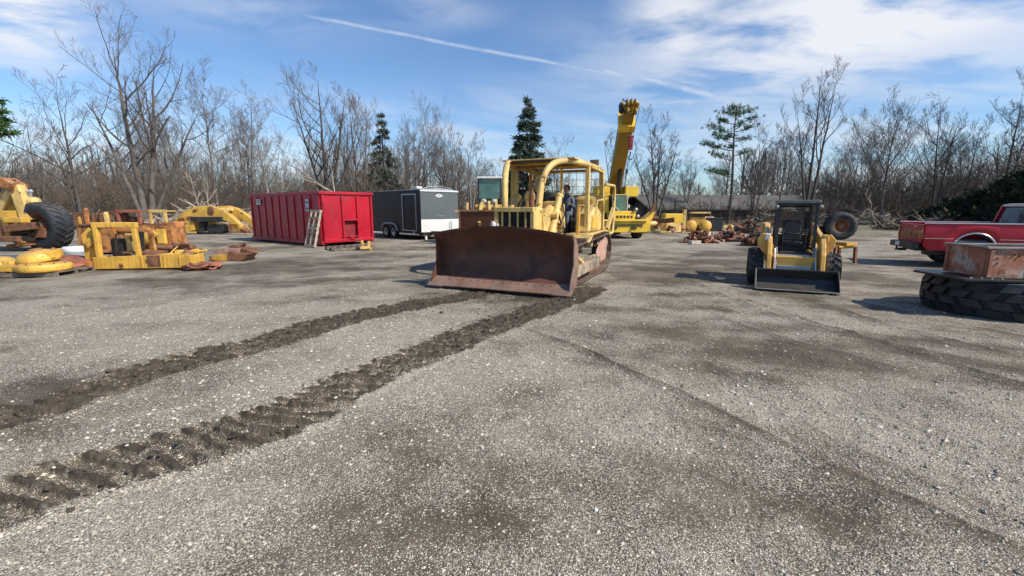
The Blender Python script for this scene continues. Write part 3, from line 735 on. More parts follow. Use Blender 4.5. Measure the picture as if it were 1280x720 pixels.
# woodland behind: individual trees, copies of nine kinds
protos = []
rg = random.Random(21)
kinds = [(15, 1, .10), (13, 2, .12), (17, 1, .12), (11, 3, .09), (16, 2, .13), (12, 1, .08), (14, 2, .11), (9, 3, .07), (10, 1, .06)]
for i, (H, nl, tr_) in enumerate(kinds):
    ld = [(rg.uniform(-.2, .2), rg.uniform(-.2, .2), rg.uniform(-1.4, 1.4), rg.uniform(-.5, .5), 1 if k == 0 else rg.uniform(.7, .95)) for k in range(nl)]
    protos.append((bare_tree(300+i, H, ld, spread=1.0, dens=.8 if nl > 1 else 1.1, trunk_r=tr_, limb0=rg.uniform(.2, .4), up=.04), H))
glab = 'slender bare tree standing among many alike in the woodland edge behind the yard'
ggrp = 'slender bare trees of the woodland edge'
roots = []
spots = []
for k in range(130):
    u = -90+k*1460/130+rg.uniform(-5, 5); Y = rg.uniform(50, 82)
    if 800 < u < 1010 and Y < 66: Y += 14
    spots.append((u, Y))
for k, (u, Y) in enumerate(spots):
    ci = k % 9
    # skyline of the wood: lower in the centre gap
    want = 190 + 20*math.sin(u*.021)+18*math.sin(u*.055+1)
    if 590 < u < 900: want = max(want, 222)
    if u < 320: want -= 8
    if u > 1040: want = min(want, 190)
    want += rg.uniform(-14, 22)
    p = at(u, want, Y); x = p.x
    if k < 9:
        bk = ('bark', 'barkp', 'barkd')[k % 3]; tw = ('twig', 'twigp', 'twig')[k % 3]
        t = make_tree('bare_tree', glab, 'bare tree', (x, Y, 0), protos[ci][0], bk, tw, group=ggrp); roots.append(t)
    else:
        t = copy_tree(roots[ci])
    t.location = (x, Y, gh(x, Y)-.1)
    s_ = max(.35, p.z/protos[ci][1]); t.scale = (s_*rg.uniform(.8, 1.05), s_*rg.uniform(.8, 1.05), s_); t.rotation_euler = (0, 0, rg.uniform(0, 6.28))

# far wood that reads as one mass
rgn = np.random.default_rng(77)
def sapling_field(n, u_rng, Y_rng, hfun, kbr, r0, seed, lean=.25, name='x', trunk=True):
    rgn = np.random.default_rng(seed); P0 = []; R0 = []
    for _ in range(n):
        u = rgn.uniform(*u_rng); Y = rgn.uniform(*Y_rng); x = at(u, 300, Y).x; H = hfun(u, Y, rgn)
        d = rgn.normal(0, lean, 2)*H*.5
        z = np.linspace(0, H, 5); s = z/H
        P0.append(np.stack([x+d[0]*s**1.3+rgn.normal(0, .03*H, 5)*s, Y+d[1]*s**1.3+rgn.normal(0, .03*H, 5)*s, z], 1))
        rb = r0*rgn.uniform(.5, 1.3)*(H/4)**.5; R0.append(np.linspace(rb, rb*.25, 5))
    P0 = np.array(P0); R0 = np.array(R0)
    P1, R1 = grow_level(rgn, P0, R0, kbr, .12, (25, 65), (.22, .5), (.45, .7), 4, .08, .2, .1)
    R1 = np.maximum(R1, .012)
    P2, R2 = grow_level(rgn, P1, R1, (2, 4), .15, (20, 60), (.35, .7), (.5, .8), 3, .05, .2, .1)
    R2 = np.maximum(R2, .010)
    L = [tubes(P0, R0, 4), tubes(P1, R1, 3), tubes(P2, R2, 3)]
    o = 0; Vs, Fs = [], []
    for V_, F_ in L: Vs.append(V_); Fs.append(F_+o); o += len(V_)
    return np.vstack(Vs), np.vstack(Fs)
def farh(u, Y, r):
    want = 205+14*math.sin(u*.017+2)
    if 590 < u < 900: want = 236
    return max(3, at(u, want+r.uniform(-12, 20), Y).z)
V2, F2 = sapling_field(560, (-140, 1420), (84, 120), farh, (12, 16), .13, 5, .12)
tag(npmesh('distant_woods', V2, F2, M['twig']), 'far grey mass of bare woodland closing the view behind the yard', 'woods', kind='stuff')
def brh(u, Y, r):
    k = 1.0 if u < 480 else .75 if u < 620 else .45 if u < 1000 else .9
    return r.uniform(1.4, 5.4)*k
V2, F2 = sapling_field(3800, (-140, 1420), (44, 62), brh, (5, 8), .022, 6, .4)
Y_ok = V2
tag(npmesh('underbrush', V2, F2, M['brush']), 'tangled brown brush filling the woodland edge under the trees', 'brush', kind='stuff')
V2, F2 = sapling_field(2400, (-140, 1420), (60, 84), lambda u, Y, r: r.uniform(2.5, 8)*(1 if u < 620 or u > 1000 else .5), (6, 9), .035, 9, .25)
tag(npmesh('thicket', V2, F2, M['brush']), 'deeper thicket of grey brown saplings behind the brush', 'brush', kind='stuff')

# conifers
def needle_quads(rg, centers, dirs, n, L, W):
    """n small blades round each centre"""
    c = np.repeat(centers, n, 0); d = np.repeat(dirs, n, 0)
    v = rg.normal(size=c.shape); a = d*.9+v*.75; a /= np.linalg.norm(a, axis=1, keepdims=True)
    b = np.cross(a, rg.normal(size=c.shape)); b /= np.linalg.norm(b, axis=1, keepdims=True)+1e-9
    l = (L*rg.uniform(.6, 1.3, len(c)))[:, None]; w_ = (W*rg.uniform(.6, 1.3, len(c)))[:, None]
    c = c+rg.normal(size=c.shape)*L*.25
    V = np.stack([c-b*w_, c+b*w_, c+a*l+b*w_*.4, c+a*l-b*w_*.4], 1).reshape(-1, 3)
    return V, np.arange(len(V)).reshape(-1, 4)
def spruce(seed, H, Rb, tiers, droop=.25, gap=.0, z0=.06, nl=.34, mat_='needle', bark='barkd'):
    rg = np.random.default_rng(seed)
    br_P, br_R, cs, ds = [], [], [], []
    for i in range(tiers):
        s = (i+rg.uniform(0, .6))/tiers; z = H*(z0+(1-z0)*s); rad_ = Rb*(1-s)**.85*rg.uniform(.75, 1.1)+.12
        for k in range(int(rg.integers(6, 10))):
            if rg.uniform() < gap: continue
            a = rg.uniform(0, 2*PI); L = rad_*rg.uniform(.7, 1.15)
            t = np.linspace(0, 1, 5); x = math.cos(a)*L*t; y = math.sin(a)*L*t
            zz = z+L*(.18*t-droop*t**1.6*1.4+.12*t**3)
            P = np.stack([x, y, zz], 1); br_P.append(P); br_R.append(np.linspace(.02+.02*L, .008, 5))
            m = max(2, int(L*7))
            for q in range(m):
                f = rg.uniform(.18, 1)**.8*4; j = min(int(f), 3); p = P[j]*(1-(f-j))+P[j+1]*(f-j)
                d = P[j+1]-P[j]; d = d/np.linalg.norm(d)
                side = np.array([-d[1], d[0], 0])*rg.choice([-1, 1])*(L*.28*(1.1-f/4))*rg.uniform(.1, 1)
                cs.append(p+side+np.array([0, 0, -.05-.12*rg.uniform()])); ds.append(d*.6+side*1.2+np.array([0, 0, -.25]))
    TP = np.array([[(0, 0, z) for z in np.linspace(-.1, H, 8)]]); TR = np.array([np.linspace(.03*H**.8, .015, 8)])
    a = tubes(TP, TR, 7); b = tubes(np.array(br_P), np.array(br_R), 3)
    V1 = np.vstack([a[0], b[0]]); F1 = np.vstack([a[1], b[1]+len(a[0])])
    V2, F2 = needle_quads(rg, np.array(cs), np.array(ds), 9, nl, nl*.16)
    return (V1, F1), (V2, F2)
def conifer(name, label, cat, u, Y, tv, spec_fn, bark='barkd', nd='needle', z=0.0):
    H = tree_top(tv, Y, u); l = tree_loc(u, Y)
    s1, s2 = spec_fn(H); t = thing(name, label, cat, l)
    npmesh('trunk', s1[0], s1[1], M[bark], t, smooth=True); npmesh('crown', s2[0], s2[1], M[nd], t)
    return t
conifer('spruce_tree', 'lone dark spruce rising straight above the bulldozer canopy', 'spruce', 658, 52, 122, lambda H: spruce(1, H, 3.9, 28, .30, .1, nl=.36))
conifer('spruce_tree', 'shaggy thin spruce among bare trees behind the trailer roof', 'spruce', 484, 54, 140, lambda H: spruce(2, H, 3.0, 20, .45, .45, .08), nd='needlep')
def pine_fn(H):
    rg = np.random.default_rng(9); br_P, br_R, cs, ds = [], [], [], []
    for (s, L, a) in ((.42, 2.3, 3.1), (.44, 1.6, 2.6), (.56, 2.4, 3.3), (.60, 1.8, .2), (.64, 3.0, 3.0), (.70, 2.6, 3.5), (.72, 1.4, .1), (.78, 2.7, 3.2), (.80, 1.6, -.2), (.86, 1.9, 3.0), (.87, 1.8, .1), (.9, 1.5, 4.2), (.93, 1.4, 3.2), (.94, 1.6, .3), (.98, 1.0, 2.4), (.985, .9, .6), (.66, 1.2, 1.5), (.82, 1.3, 4.7), (.75, 1.5, 1.7), (1.0, .5, 1.5)):
        t = np.linspace(0, 1, 6); z = H*s+L*(.1*t+.22*t*t)
        P = np.stack([math.cos(a)*L*t, math.sin(a)*L*t, z], 1); br_P.append(P); br_R.append(np.linspace(.05, .015, 6))
        for q in range(int(L*17)):
            f = rg.uniform(.38, 1)*5; j = min(int(f), 4); p = P[j]*(1-(f-j))+P[j+1]*(f-j)
            cs.append(p+np.array([rg.normal(0, .30), rg.normal(0, .34), rg.normal(.05, .06)])); ds.append(np.array([math.cos(a)*.5, math.sin(a)*.5, .5]))
    z = np.linspace(-.1, H, 9); TP = np.array([np.stack([.12*np.sin(z*.5), z*0, z], 1)]); TR = np.array([np.linspace(.19, .04, 9)])
    a = tubes(TP, TR, 7); b = tubes(np.array(br_P), np.array(br_R), 4)
    V1 = np.vstack([a[0], b[0]]); F1 = np.vstack([a[1], b[1]+len(a[0])])
    return (V1, F1), needle_quads(rg, np.array(cs), np.array(ds), 8, .24, .03)
conifer('pine_tree', 'pine with flat layered tufts on a bare trunk above the long barn', 'pine', 908, 46, 134, pine_fn, 'bark', 'needlel')
def pine2(H):
    a, b = spruce(14, H, 3.0, 22, .1, .2, .55, .4); return a, b
conifer('pine_tree', 'dark pine whose top pokes in at the left edge of the picture', 'pine', -14, 38, 60, pine2, 'barkd', 'needlel')
# dark evergreens on the right
def evergreen(seed, H, W):
    rg = np.random.default_rng(seed); n = int(260*W*H/9)
    th = rg.uniform(0, 2*PI, n); z = rg.uniform(.05, 1, n)**.8; r_ = W/2*np.sqrt(rg.uniform(.15, 1, n))*(1-.75*z**2.0)*(1+.30*np.sin(th*3+seed)+.22*np.sin(z*13+seed+th))
    c = np.stack([np.cos(th)*r_, np.sin(th)*r_, z*H*(1+.10*np.sin(th*2+seed)+.06*np.sin(th*5))], 1)
    d = np.stack([np.cos(th), np.sin(th), np.full(n, .35)], 1)
    V2, F2 = needle_quads(rg, c, d, 12, .30, .05)
    P = []; 
    for k in range(9):
        a = rg.uniform(0, 6.28); t = np.linspace(0, 1, 5); L = W*.42*rg.uniform(.5, 1)
        P.append(np.stack([math.cos(a)*L*t, math.sin(a)*L*t, H*(.1+.75*t*rg.uniform(.6, 1))], 1))
    tr_ = tubes(np.array([np.stack([np.zeros(5), np.zeros(5), np.linspace(-.1, H*.85, 5)], 1)]), np.array([np.linspace(.12, .02, 5)]), 6)
    b = tubes(np.array(P), np.tile(np.linspace(.05, .012, 5), (9, 1)), 3)
    return (np.vstack([tr_[0], b[0]]), np.vstack([tr_[1], b[1]+len(tr_[0])])), (V2, F2)
for i, (u, Y, tv, W, lab) in enumerate(((1148, 40, 262, 3.0, 'lowest of the dark evergreen bushes, above the pickup tailgate'),
        (1180, 38, 252, 4.0, 'low dark evergreen bush second from the yard in the row behind the pickup'),
        (1207, 36, 243, 4.2, 'middle dark evergreen bush in the row behind the pickup bed'),
        (1240, 33, 230, 4.6, 'tall dark evergreen bush behind the pickup rear window'),
        (1275, 30, 216, 4.8, 'tallest dark evergreen bush, cut by the right edge behind the pickup cab'),
        (1330, 28, 205, 5.0, 'dark evergreen bush mostly beyond the right edge behind the pickup hood'))):
    conifer('evergreen_bush', lab, 'evergreen', u, Y, tv, lambda H, i=i, W=W: evergreen(60+i, H, W), 'barkd', 'ever')
# ------------------------------------------------------------------ barn
def barn():
    a = at(812, 280, 56); b = at(1060, 280, 60); L = (b-a).length; rz = math.atan2(b.y-a.y, b.x-a.x)
    t = thing('long_barn', 'long low barn with a weathered grey roof behind the trees in the far middle', 'barn', (a.x, a.y, 0), rz)
    D = 9; h0 = at(900, 258, 57).z; h1 = at(900, 243, 60).z
    m = MB(); m.box((L/2, D/2, h0/2), (L, D, h0)); m.build('wall', M['barnw'], t)
    m = MB(); m.prism([(-.7, h0-.25), (D/2, h1), (D+.7, h0-.25), (D+.7, h0-.45), (D/2, h1-.2), (-.7, h0-.45)], 'x', -.5, L+.5); m.build('roof', M['roof'], t)
    for k in range(9):
        m = MB(); x = 1.5+k*(L-3)/8; m.box((x, -.45, h0/2-.2), (.16, .16, h0-.4)); m.build('post', M['woodd'], t)
    for k in (1, 4, 7):
        m = MB(); m.box((1.5+(k+.5)*(L-3)/8, -.02, 1.0), (1.8, .05, 2.0)); m.build('door', M['woodd'], t)
barn()

# ------------------------------------------------------------------ bulldozer
def hull(pts):
    pts = sorted(set((round(a, 5), round(b, 5)) for a, b in pts)); lo, up = [], []
    cr = lambda o, a, b: (a[0]-o[0])*(b[1]-o[1])-(a[1]-o[1])*(b[0]-o[0])
    for p in pts:
        while len(lo) >= 2 and cr(lo[-2], lo[-1], p) <= 0: lo.pop()
        lo.append(p)
    for p in reversed(pts):
        while len(up) >= 2 and cr(up[-2], up[-1], p) <= 0: up.pop()
        up.append(p)
    return lo[:-1]+up[:-1]
def track(t, y0, wd):
    """track assembly centred at lateral y0"""
    circ = [(-.98, .50, .44), (-3.95, .58, .47), (-3.35, .42, .37)]
    pts = []
    for cx_, cz_, r_ in circ:
        for k in range(60): a = 2*PI*k/60; pts.append((cx_+r_*math.cos(a), cz_+r_*math.sin(a)))
    H_ = hull(pts); H_.append(H_[0]); L = [0]
    for a, b in zip(H_[:-1], H_[1:]): L.append(L[-1]+math.hypot(b[0]-a[0], b[1]-a[1]))
    n = round(L[-1]/.2); shoes = MB(); links = MB()
    for k in range(n):
        s_ = L[-1]*k/n; i = max(j for j in range(len(L)) if L[j] <= s_); f = (s_-L[i])/(L[i+1]-L[i])
        x = H_[i][0]*(1-f)+H_[i+1][0]*f; z = H_[i][1]*(1-f)+H_[i+1][1]*f
        dx, dz = H_[i+1][0]-H_[i][0], H_[i+1][1]-H_[i][1]; an = math.atan2(dz, dx)
        nx, nz = math.sin(an), -math.cos(an)      # outward
        shoes.box((x+nx*.0, y0, z+nz*.0), (.185, wd, .03), (0, -an, 0))
        shoes.box((x+nx*.04, y0, z+nz*.04), (.022, wd, .06), (0, -an, 0))
        for s in (-1, 1): links.box((x-nx*.07, y0+s*.09, z-nz*.07), (.19, .035, .10), (0, -an, 0))
        links.cyl((x-nx*.07-dx*0, y0-.11, z-nz*.07), (x-nx*.07, y0+.11, z-nz*.07), .03, n=8)
    c = shoes.build('track_shoes', M['track'], t); links.build('track_chain', M['rust'], c)
    so = 1 if y0 > 0 else -1
    m = MB(); m.box((-2.5, y0, .40), (2.3, .22, .24)); m.prism([(-1.35, .28), (-3.55, .28), (-3.7, .38), (-3.3, .56), (-1.5, .60), (-1.2, .5)], 'y', y0+so*.16, y0+so*.20)
    m.build('track_frame', M['tframe'], t, .012)
    m = MB(); m.lathe([(.0, -.07), (.14, -.07), (.16, -.05), (.30, -.035), (.33, -.05), (.36, -.05), (.36, .05), (.33, .05), (.30, .035), (.16, .05), (.14, .07), (0, .07)], (-.98, y0, .50), (0, 1, 0), 28)
    m.build('idler', M['pink'], t)
    m = MB(); prof = []
    for k in range(50):
        a = 2*PI*k/50; r_ = .37+(.035 if k % 2 else -.02); prof.append((-3.95+r_*math.cos(a), .58+r_*math.sin(a)))
    m.prism(prof, 'y', y0-.04, y0+.04); m.lathe([(0, -.16), (.18, -.16), (.22, -.12), (.25, -.05), (.25, .05), (.22, .12), (.18, .2), (.1, .22), (0, .22)], (-3.95, y0, .58), (0, so, 0), 24)
    s = m.build('sprocket', M['pink'], t)
    m = MB()
    for k in range(3):      # bolted guard segments
        a = R(30+k*50); m.box((-3.95+.24*math.cos(a)*1.0, y0+so*.18, .58+.24*math.sin(a)), (.26, .05, .20), (0, -a, 0))
    m.prism([(-3.95, .35), (-3.45, .3), (-2.9, .38), (-2.85, .62), (-3.2, .86), (-3.6, .92), (-3.95, .80)], 'y', y0+so*.20, y0+so*.225)
    m.build('sprocket_guard', M['pink'], s, .01)
    for k in range(6):
        m = MB(); x = -1.45-k*.36; m.lathe([(0, -.11), (.09, -.11), (.115, -.10), (.115, .10), (.09, .11), (0, .11)], (x, y0, .19), (0, 1, 0), 16); m.build('track_roller', M['rust'], t)
    for k in range(2):
        m = MB(); x = -1.9-k*.9; m.lathe([(0, -.12), (.07, -.12), (.10, -.10), (.10, .10), (.07, .12), (0, .12)], (x, y0, .84), (0, 1, 0), 14)
        m.box((x, y0-so*.2, .75), (.08, .1, .3)); m.build('carrier_roller', M['tframe'], t)

def bulldozer():
    t = thing('bulldozer', 'yellow tracked bulldozer with a wide rust-brown blade and an arched guard over its cab', 'bulldozer', (-.19, 9.28, 0), math.atan2(-.91, -.41)); t.scale = (1, .94, .96)
    HW = 1.64
    # blade: concave moldboard in x-z, face to +x
    prof = []
    for k in range(17):
        s = k/16; z = .20+1.10*s; x = .02+ .20*(1-s)**2.2*1.0 - .26*math.sin(PI*s**.85)*.85 + .21*s**3
        prof.append((x, z))
    m = MB()
    # top edge slightly peaked: moldboard built in slices
    n = 24; vs, fs = [], []
    for j in range(n+1):
        y = -HW+2*HW*j/n; pk = .93+.16*(1-(abs(y)/HW)**2.0)
        for (x, z) in prof: vs.append((x, y, .2+(z-.2)*pk))
    k_ = len(prof)
    for j in range(n):
        for i in range(k_-1): fs.append((j*k_+i, (j+1)*k_+i, (j+1)*k_+i+1, j*k_+i+1))
    m.add(vs, [tuple(reversed(f)) for f in fs], True)
    m.add([(x-.035, y, z) for x, y, z in vs], fs, True)
    top = [j*k_+k_-1 for j in range(n+1)]
    m.add([vs[i] for i in top]+[(vs[i][0]-.035, vs[i][1], vs[i][2]) for i in top], [(j, n+1+j, n+2+j, j+1) for j in range(n)])
    b = m.build('blade', M['blade'], t)
    m = MB()       # top lip pipe-like reinforcement & back ribs
    m.tube([(prof[-1][0]-.05, -HW+2*HW*j/n, vs[top[j]][2]-.035) for j in range(n+1)], .035, 6)
    for y in (-1.2, -.4, .4, 1.2): m.box((-.24, y, .72), (.12, .06, .9))
    m.box((-.28, 0, .35), (.14, 3.1, .2)); m.box((-.28, 0, 1.0), (.1, 3.1, .14))
    m.build('back_rib', M['blade'], b, .008)
    for s in (-1, 1):
        m = MB(); e = [(x, z) for x, z in prof]
        poly = [(-.10, .18), (.34, .14), (.30, .30), (.13, .60), (.12, 1.0), (.20, 1.22), (.08, 1.22), (-.14, 1.0), (-.2, .6)]
        m.prism(poly, 'y', s*HW-.001*s, s*(HW+.03)); m.build('end_plate', M['edge'] if s > 0 else M['blade'], b, .006)
    m = MB(); m.box((.285, 0, .155), (.32, 2*HW-.6, .03), (0, R(30), 0)); 
    m.build('cutting_edge', M['edge'], b, .004)
    for s in (-1, 1):
        m = MB(); m.box((.29, s*(HW-.13), .15), (.35, .40, .036), (0, R(30), 0)); m.build('end_bit', M['edge'], b, .004)
    for s in (-1, 1):
        m = MB()
        for y in np.linspace(.12, HW-.42, 7): m.cyl((.225, s*y, .205), (.23, s*y, .222), .018, n=6)
        m.build('bolt', M['rust'], b)
    # push arms
    for s in (-1, 1):
        m = MB(); m.beam([(-.2, s*1.45, .38), (-2.6, s*1.45, .42)], .14, .24); m.build('push_arm', M['tframe'], t, .015)
        m = MB(); m.cyl((-.22, s*1.35, 1.0), (-1.3, s*1.42, .52), .05, n=12); m.build('brace', M['cat'], t)
    for s in (-1, 1): track(t, s*1.13, .55)
    # hull, belly
    m = MB(); m.box((-2.5, 0, .72), (3.2, 1.1, .55)); m.box((-.75, 0, .7), (.3, .9, .5)); m.build('main_frame', M['tframe'], t, .02)
    # hood
    m = MB(); hw = .45
    m.prism([(-hw, 0), (hw, 0), (hw, .68), (hw-.07, .76), (-hw+.07, .76), (-hw, .68)], 'x', -2.55, -1.05, M=Matrix.Translation((0, 0, 1.0)))
    h = m.build('hood', M['cat'], t, .02)
    m = MB()     # radiator surround
    m.box((-.80, 0, 1.735), (.56, .98, .11)); m.box((-.80, .45, 1.3), (.50, .10, .80)); m.box((-.80, -.45, 1.3), (.50, .10, .80)); m.box((-.8, 0, .95), (.5, .9, .14))
    rs = m.build('radiator_guard', M['cat'], t, .015)
    m = MB(); m.box((-.72, 0, 1.35), (.05, .78, .7)); m.build('radiator', M['dark'], rs)
    for y in (-.29, -.1, .1, .29):
        m = MB(); m.box((-.555, y, 1.35), (.03, .035, .76)); m.build('grille_bar', M['cat'], rs)
    m = MB()
    for k in range(9): m.box((-.60, 0, 1.03+k*.08), (.015, .78, .02), (0, R(25), 0))
    m.build('grille', M['dark'], rs)
    m = MB(); m.cyl((-.62, -.40, 1.25), (-.55, -.44, 1.42), .06, n=10); m.rock((-.5, -.5, 1.35), (.14, .14, .3), 3); m.build('lamp', M['hide'], rs)
    # engine side: panels, block bits, pipes
    for s in (-1, 1):
        m = MB()
        m.box((-1.25, s*.50, 1.32), (.42, .08, .68)); m.box((-1.95, s*.50, 1.52), (.85, .06, .26)); m.build('side_panel', M['cat'], h, .015)
        m = MB(); m.box((-1.85, s*.36, 1.25), (.8, .2, .45)); 
        for k in range(5): m.cyl((-1.55-k*.17, s*.40, 1.45), (-1.55-k*.17, s*.52, 1.42), .05, n=10)
        m.tube([(-1.5, s*.52, 1.5), (-1.9, s*.55, 1.52), (-2.3, s*.5, 1.5)], .045, 8)
        m.cyl((-2.35, s*.50, 1.1), (-2.35, s*.50, 1.45), .08, n=12)
        m.build('engine', M['grey'] if s < 0 else M['cat2'], h, .01)
    m = MB(); m.cyl((-1.35, .1, 1.74), (-1.35, .1, 2.10), .07, n=14); m.cyl((-1.35, .1, 2.10), (-1.35, .1, 2.55), .045, n=12); m.build('exhaust_stack', M['rust'], h)
    m = MB(); m.cyl((-1.75, -.12, 1.74), (-1.75, -.12, 1.98), .10, n=16); m.lathe([(0, .22), (.10, .20), (.13, .12), (.14, 0), (.10, 0)], (-1.75, -.12, 1.98), n=18); m.build('air_cleaner', M['cat'], h)
    m = MB(); m.cyl((-.95, -.25, 1.76), (-.95, -.25, 1.84), .06, n=14); m.build('radiator_cap', M['cat'], rs)
    for s in (-1, 1):
        m = MB()
        for k in range(5): m.cyl((-1.08-k*.085, s*.538, 1.60), (-1.08-k*.085, s*.552, 1.60), .016, n=6); m.cyl((-1.08-k*.085, s*.538, 1.04), (-1.08-k*.085, s*.552, 1.04), .016, n=6)
        for k in range(5): m.cyl((-3.1-k*.3, s*1.09, 2.86), (-3.1-k*.3, s*1.105, 2.86), .022, n=6)
        m.build('bolt_row', M['rust'], t)
    # lift cylinders either side
    for s in (-1, 1):
        m = MB(); m.cyl((-1.18, s*.66, 1.02), (-1.98, s*.58, 2.02), .085, n=18); m.cyl((-1.98, s*.58, 2.02), (-2.03, s*.577, 2.08), .10, n=18); m.cyl((-1.15, s*.664, .98), (-1.22, s*.658, 1.06), .10, n=18)
        cy = m.build('lift_cylinder', M['cat'], t)
        m = MB(); m.cyl((-1.18, s*.66, 1.02), (-.32, s*.74, .62), .04, n=12); m.build('rod', M['steel'], cy)
        m = MB(); m.tube([(-1.95, s*.66, 2.02), (-2.0, s*.72, 1.6), (-1.75, s*.7, 1.3), (-1.3, s*.74, 1.1)], .02, 8); m.build('hose', M['black'], cy)
        m = MB(); m.prism([(-1.0, 1.2), (-1.5, 1.2), (-1.72, 1.78), (-1.45, 1.85), (-1.12, 1.72)], 'y', s*.48, s*.56); m.cyl((-1.5, s*.45, 1.6), (-1.5, s*.72, 1.6), .07, n=12)
        m.build('cylinder_bracket', M['cat'], cy, .012)
    # fenders, tank, seat, dash
    for s in (-1, 1):
        m = MB(); m.box((-3.35, s*.98, 1.10), (2.3, .55, .05)); m.box((-3.35, s*1.24, 1.05), (2.3, .04, .14)); m.beam([(-2.1, s*1.2, 1.1), (-1.75, s*1.2, .95)], .5, .04); m.build('fender', M['cat'], t, .01)
        m = MB(); m.prism([(-2.75, 1.14), (-4.1, 1.14), (-4.1, 1.62), (-3.55, 1.86), (-2.95, 1.62)], 'y', s*.78, s*1.16); fb = m.build('side_tank', M['cat'], t, .06, 3)
        m = MB(); m.box((-3.3, s*1.175, 1.38), (.6, .02, .32)); m.build('panel', M['cat2'], fb, .01)
    m = MB(); m.box((-3.4, 0, 1.05), (1.9, 1.5, .1)); m.build('floor_plate', M['dark'], t)
    m = MB(); m.box((-3.95, .1, 1.42), (.5, .55, .15)); m.box((-4.22, .1, 1.75), (.12, .55, .6), (0, R(-8), 0)); m.box((-3.95, .1, 1.22), (.5, .5, .26)); m.build('seat', M['seat'], t, .04)
    m = MB(); m.box((-2.72, 0, 1.55), (.16, .95, .65), (0, R(8), 0)); m.box((-2.66, 0, 1.9), (.22, .6, .10)); m.build('dashboard', M['cat'], t, .03)
    for x, y in ((-2.95, .22), (-2.98, .02), (-3.3, -.42), (-3.35, .52)):
        m = MB(); m.cyl((x, y, 1.15), (x-.12, y+.02, 1.98), .014, n=8); m.rock((x-.12, y+.02, 2.0), (.06, .06, .07), 1); m.build('control_lever', M['black'], t)
    m = MB(); m.box((-4.5, 0, 1.5), (.5, 1.7, .75)); m.cyl((-4.55, -.8, 2.0), (-4.55, .8, 2.0), .16, n=18); m.build('rear_tank', M['cat'], t, .05, 3)
    m = MB(); m.box((-4.6, 0, .85), (.5, .9, .5)); m.prism([(-4.8, .6), (-5.4, .3), (-5.45, .5), (-5.1, .95), (-4.8, 1.1)], 'y', -.08, .08); m.cyl((-4.85, -.35, .95), (-4.85, .35, .95), .2, n=18); m.build('winch', M['rust'], t, .02)
    m = MB(); m.box((-3.0, -.35, 1.65), (.35, .5, 1.1)); m.build('control_console', M['dark'], t, .03)
    m = MB(); m.box((-4.15, -.45, 1.6), (.35, .4, 1.0)); m.build('side_console', M['dark'], t, .03)
    m = MB()
    for s in (-1, 1):
        m.tube([(-2.6, s*.45, 1.5), (-2.2, s*.58, 1.35), (-1.8, s*.62, 1.7), (-1.9, s*.6, 1.95)], .022, 6); m.tube([(-2.6, s*.5, 1.4), (-2.0, s*.7, 1.2), (-1.5, s*.72, 1.15), (-1.2, s*.7, 1.05)], .022, 6)
    m.build('hydraulic_hose', M['black'], t)
    # canopy with arched sweeps
    for s in (-1, 1):
        pts = [(-.98, s*.44, 1.72), (-1.03, s*.46, 2.15), (-1.13, s*.50, 2.48), (-1.30, s*.56, 2.70), (-1.58, s*.66, 2.84), (-2.0, s*.80, 2.90), (-2.5, s*.95, 2.90), (-2.95, s*1.04, 2.88)]
        m = MB(); sm = catmull3(pts, 5); m.tube(sm, .075, 12); m.rock(pts[0], (.2, .2, .14), 1, None, 1); m.build('sweep_guard', M['cat'], t)
        m = MB(); m.beam([(-2.85, s*1.06, 1.12), (-2.95, s*1.03, 2.9)], .11, .11); m.build('front_post', M['cat'], t, .01)
        m = MB(); m.beam([(-4.62, s*1.05, 1.12), (-4.45, s*1.03, 2.86)], .12, .12); m.build('rear_post', M['cat'], t, .01)
        m = MB(); m.beam([(-2.95, s*1.03, 2.88), (-4.55, s*1.03, 2.82)], .12, .10); m.build('roof_rail', M['cat'], t, .01)
        m = MB(); m.tube([(-4.7, s*1.18, 1.0), (-5.35, s*1.2, 1.0), (-5.45, s*1.2, 1.1), (-5.5, s*1.2, 2.35), (-5.4, s*1.2, 2.45), (-4.5, s*1.14, 2.45)], .045, 8); m.beam([(-4.75, s*1.18, 1.15), (-5.4, s*1.2, 1.75)], .09, .12)
        m.build('rear_guard_rail', M['cat'], t)
        m = MB(); m.beam([(-3.05, s*1.16, 1.2), (-3.55, s*1.16, 1.98), (-4.3, s*1.12, 2.02), (-4.6, s*1.1, 1.6)], .04, .04); m.build('grab_rail', M['cat'], t)
        m = MB(); m.beam([(-2.3, s*.9, 1.12), (-2.42, s*.93, 1.74), (-2.5, s*.95, 2.86)] if s < 0 else [(-2.3, s*.98, 1.12), (-2.38, s*.98, 1.8)], .07, .07); m.build('brace_post', M['cat2'], t)
    m = MB(); m.box((-3.25, 0, 2.955), (2.75, 1.95, .035)); rf = m.build('canopy_roof', M['cat'], t, .01)
    m = MB(); m.prism([(-1.55, -.58), (-2.0, -.76), (-2.9, -.98), (-2.9, .98), (-2.0, .76), (-1.55, .58)], 'z', 2.865, 2.885); m.build('roof_front', M['dark'], rf)
    m = MB()
    for x in (-1.9, -2.9, -4.5): m.beam([(x, -1.0 if x < -2 else -.76, 2.86), (x, 1.0 if x < -2 else .76, 2.86)], .08, .08)
    m.build('cross_member', M['cat2'], rf, .008)
    m = MB(); m.rock((-4.1, .55, 3.04), (.5, .35, .16), 4, None, 1); m.box((-4.45, .8, 3.06), (.1, .25, .2)); m.cyl((-4.3, .2, 2.98), (-4.5, .2, 3.18), .03, n=8); m.build('roof_debris', M['woodd'], rf)
    m = MB(); m.box((-2.8, -.55, 2.1), (.10, .06, 1.6)); m.box((-2.78, .36, 2.1), (.07, .05, 1.6)); m.build('inner_post', M['cat2'], t)
    # rear screen of the cab
    m = MB()
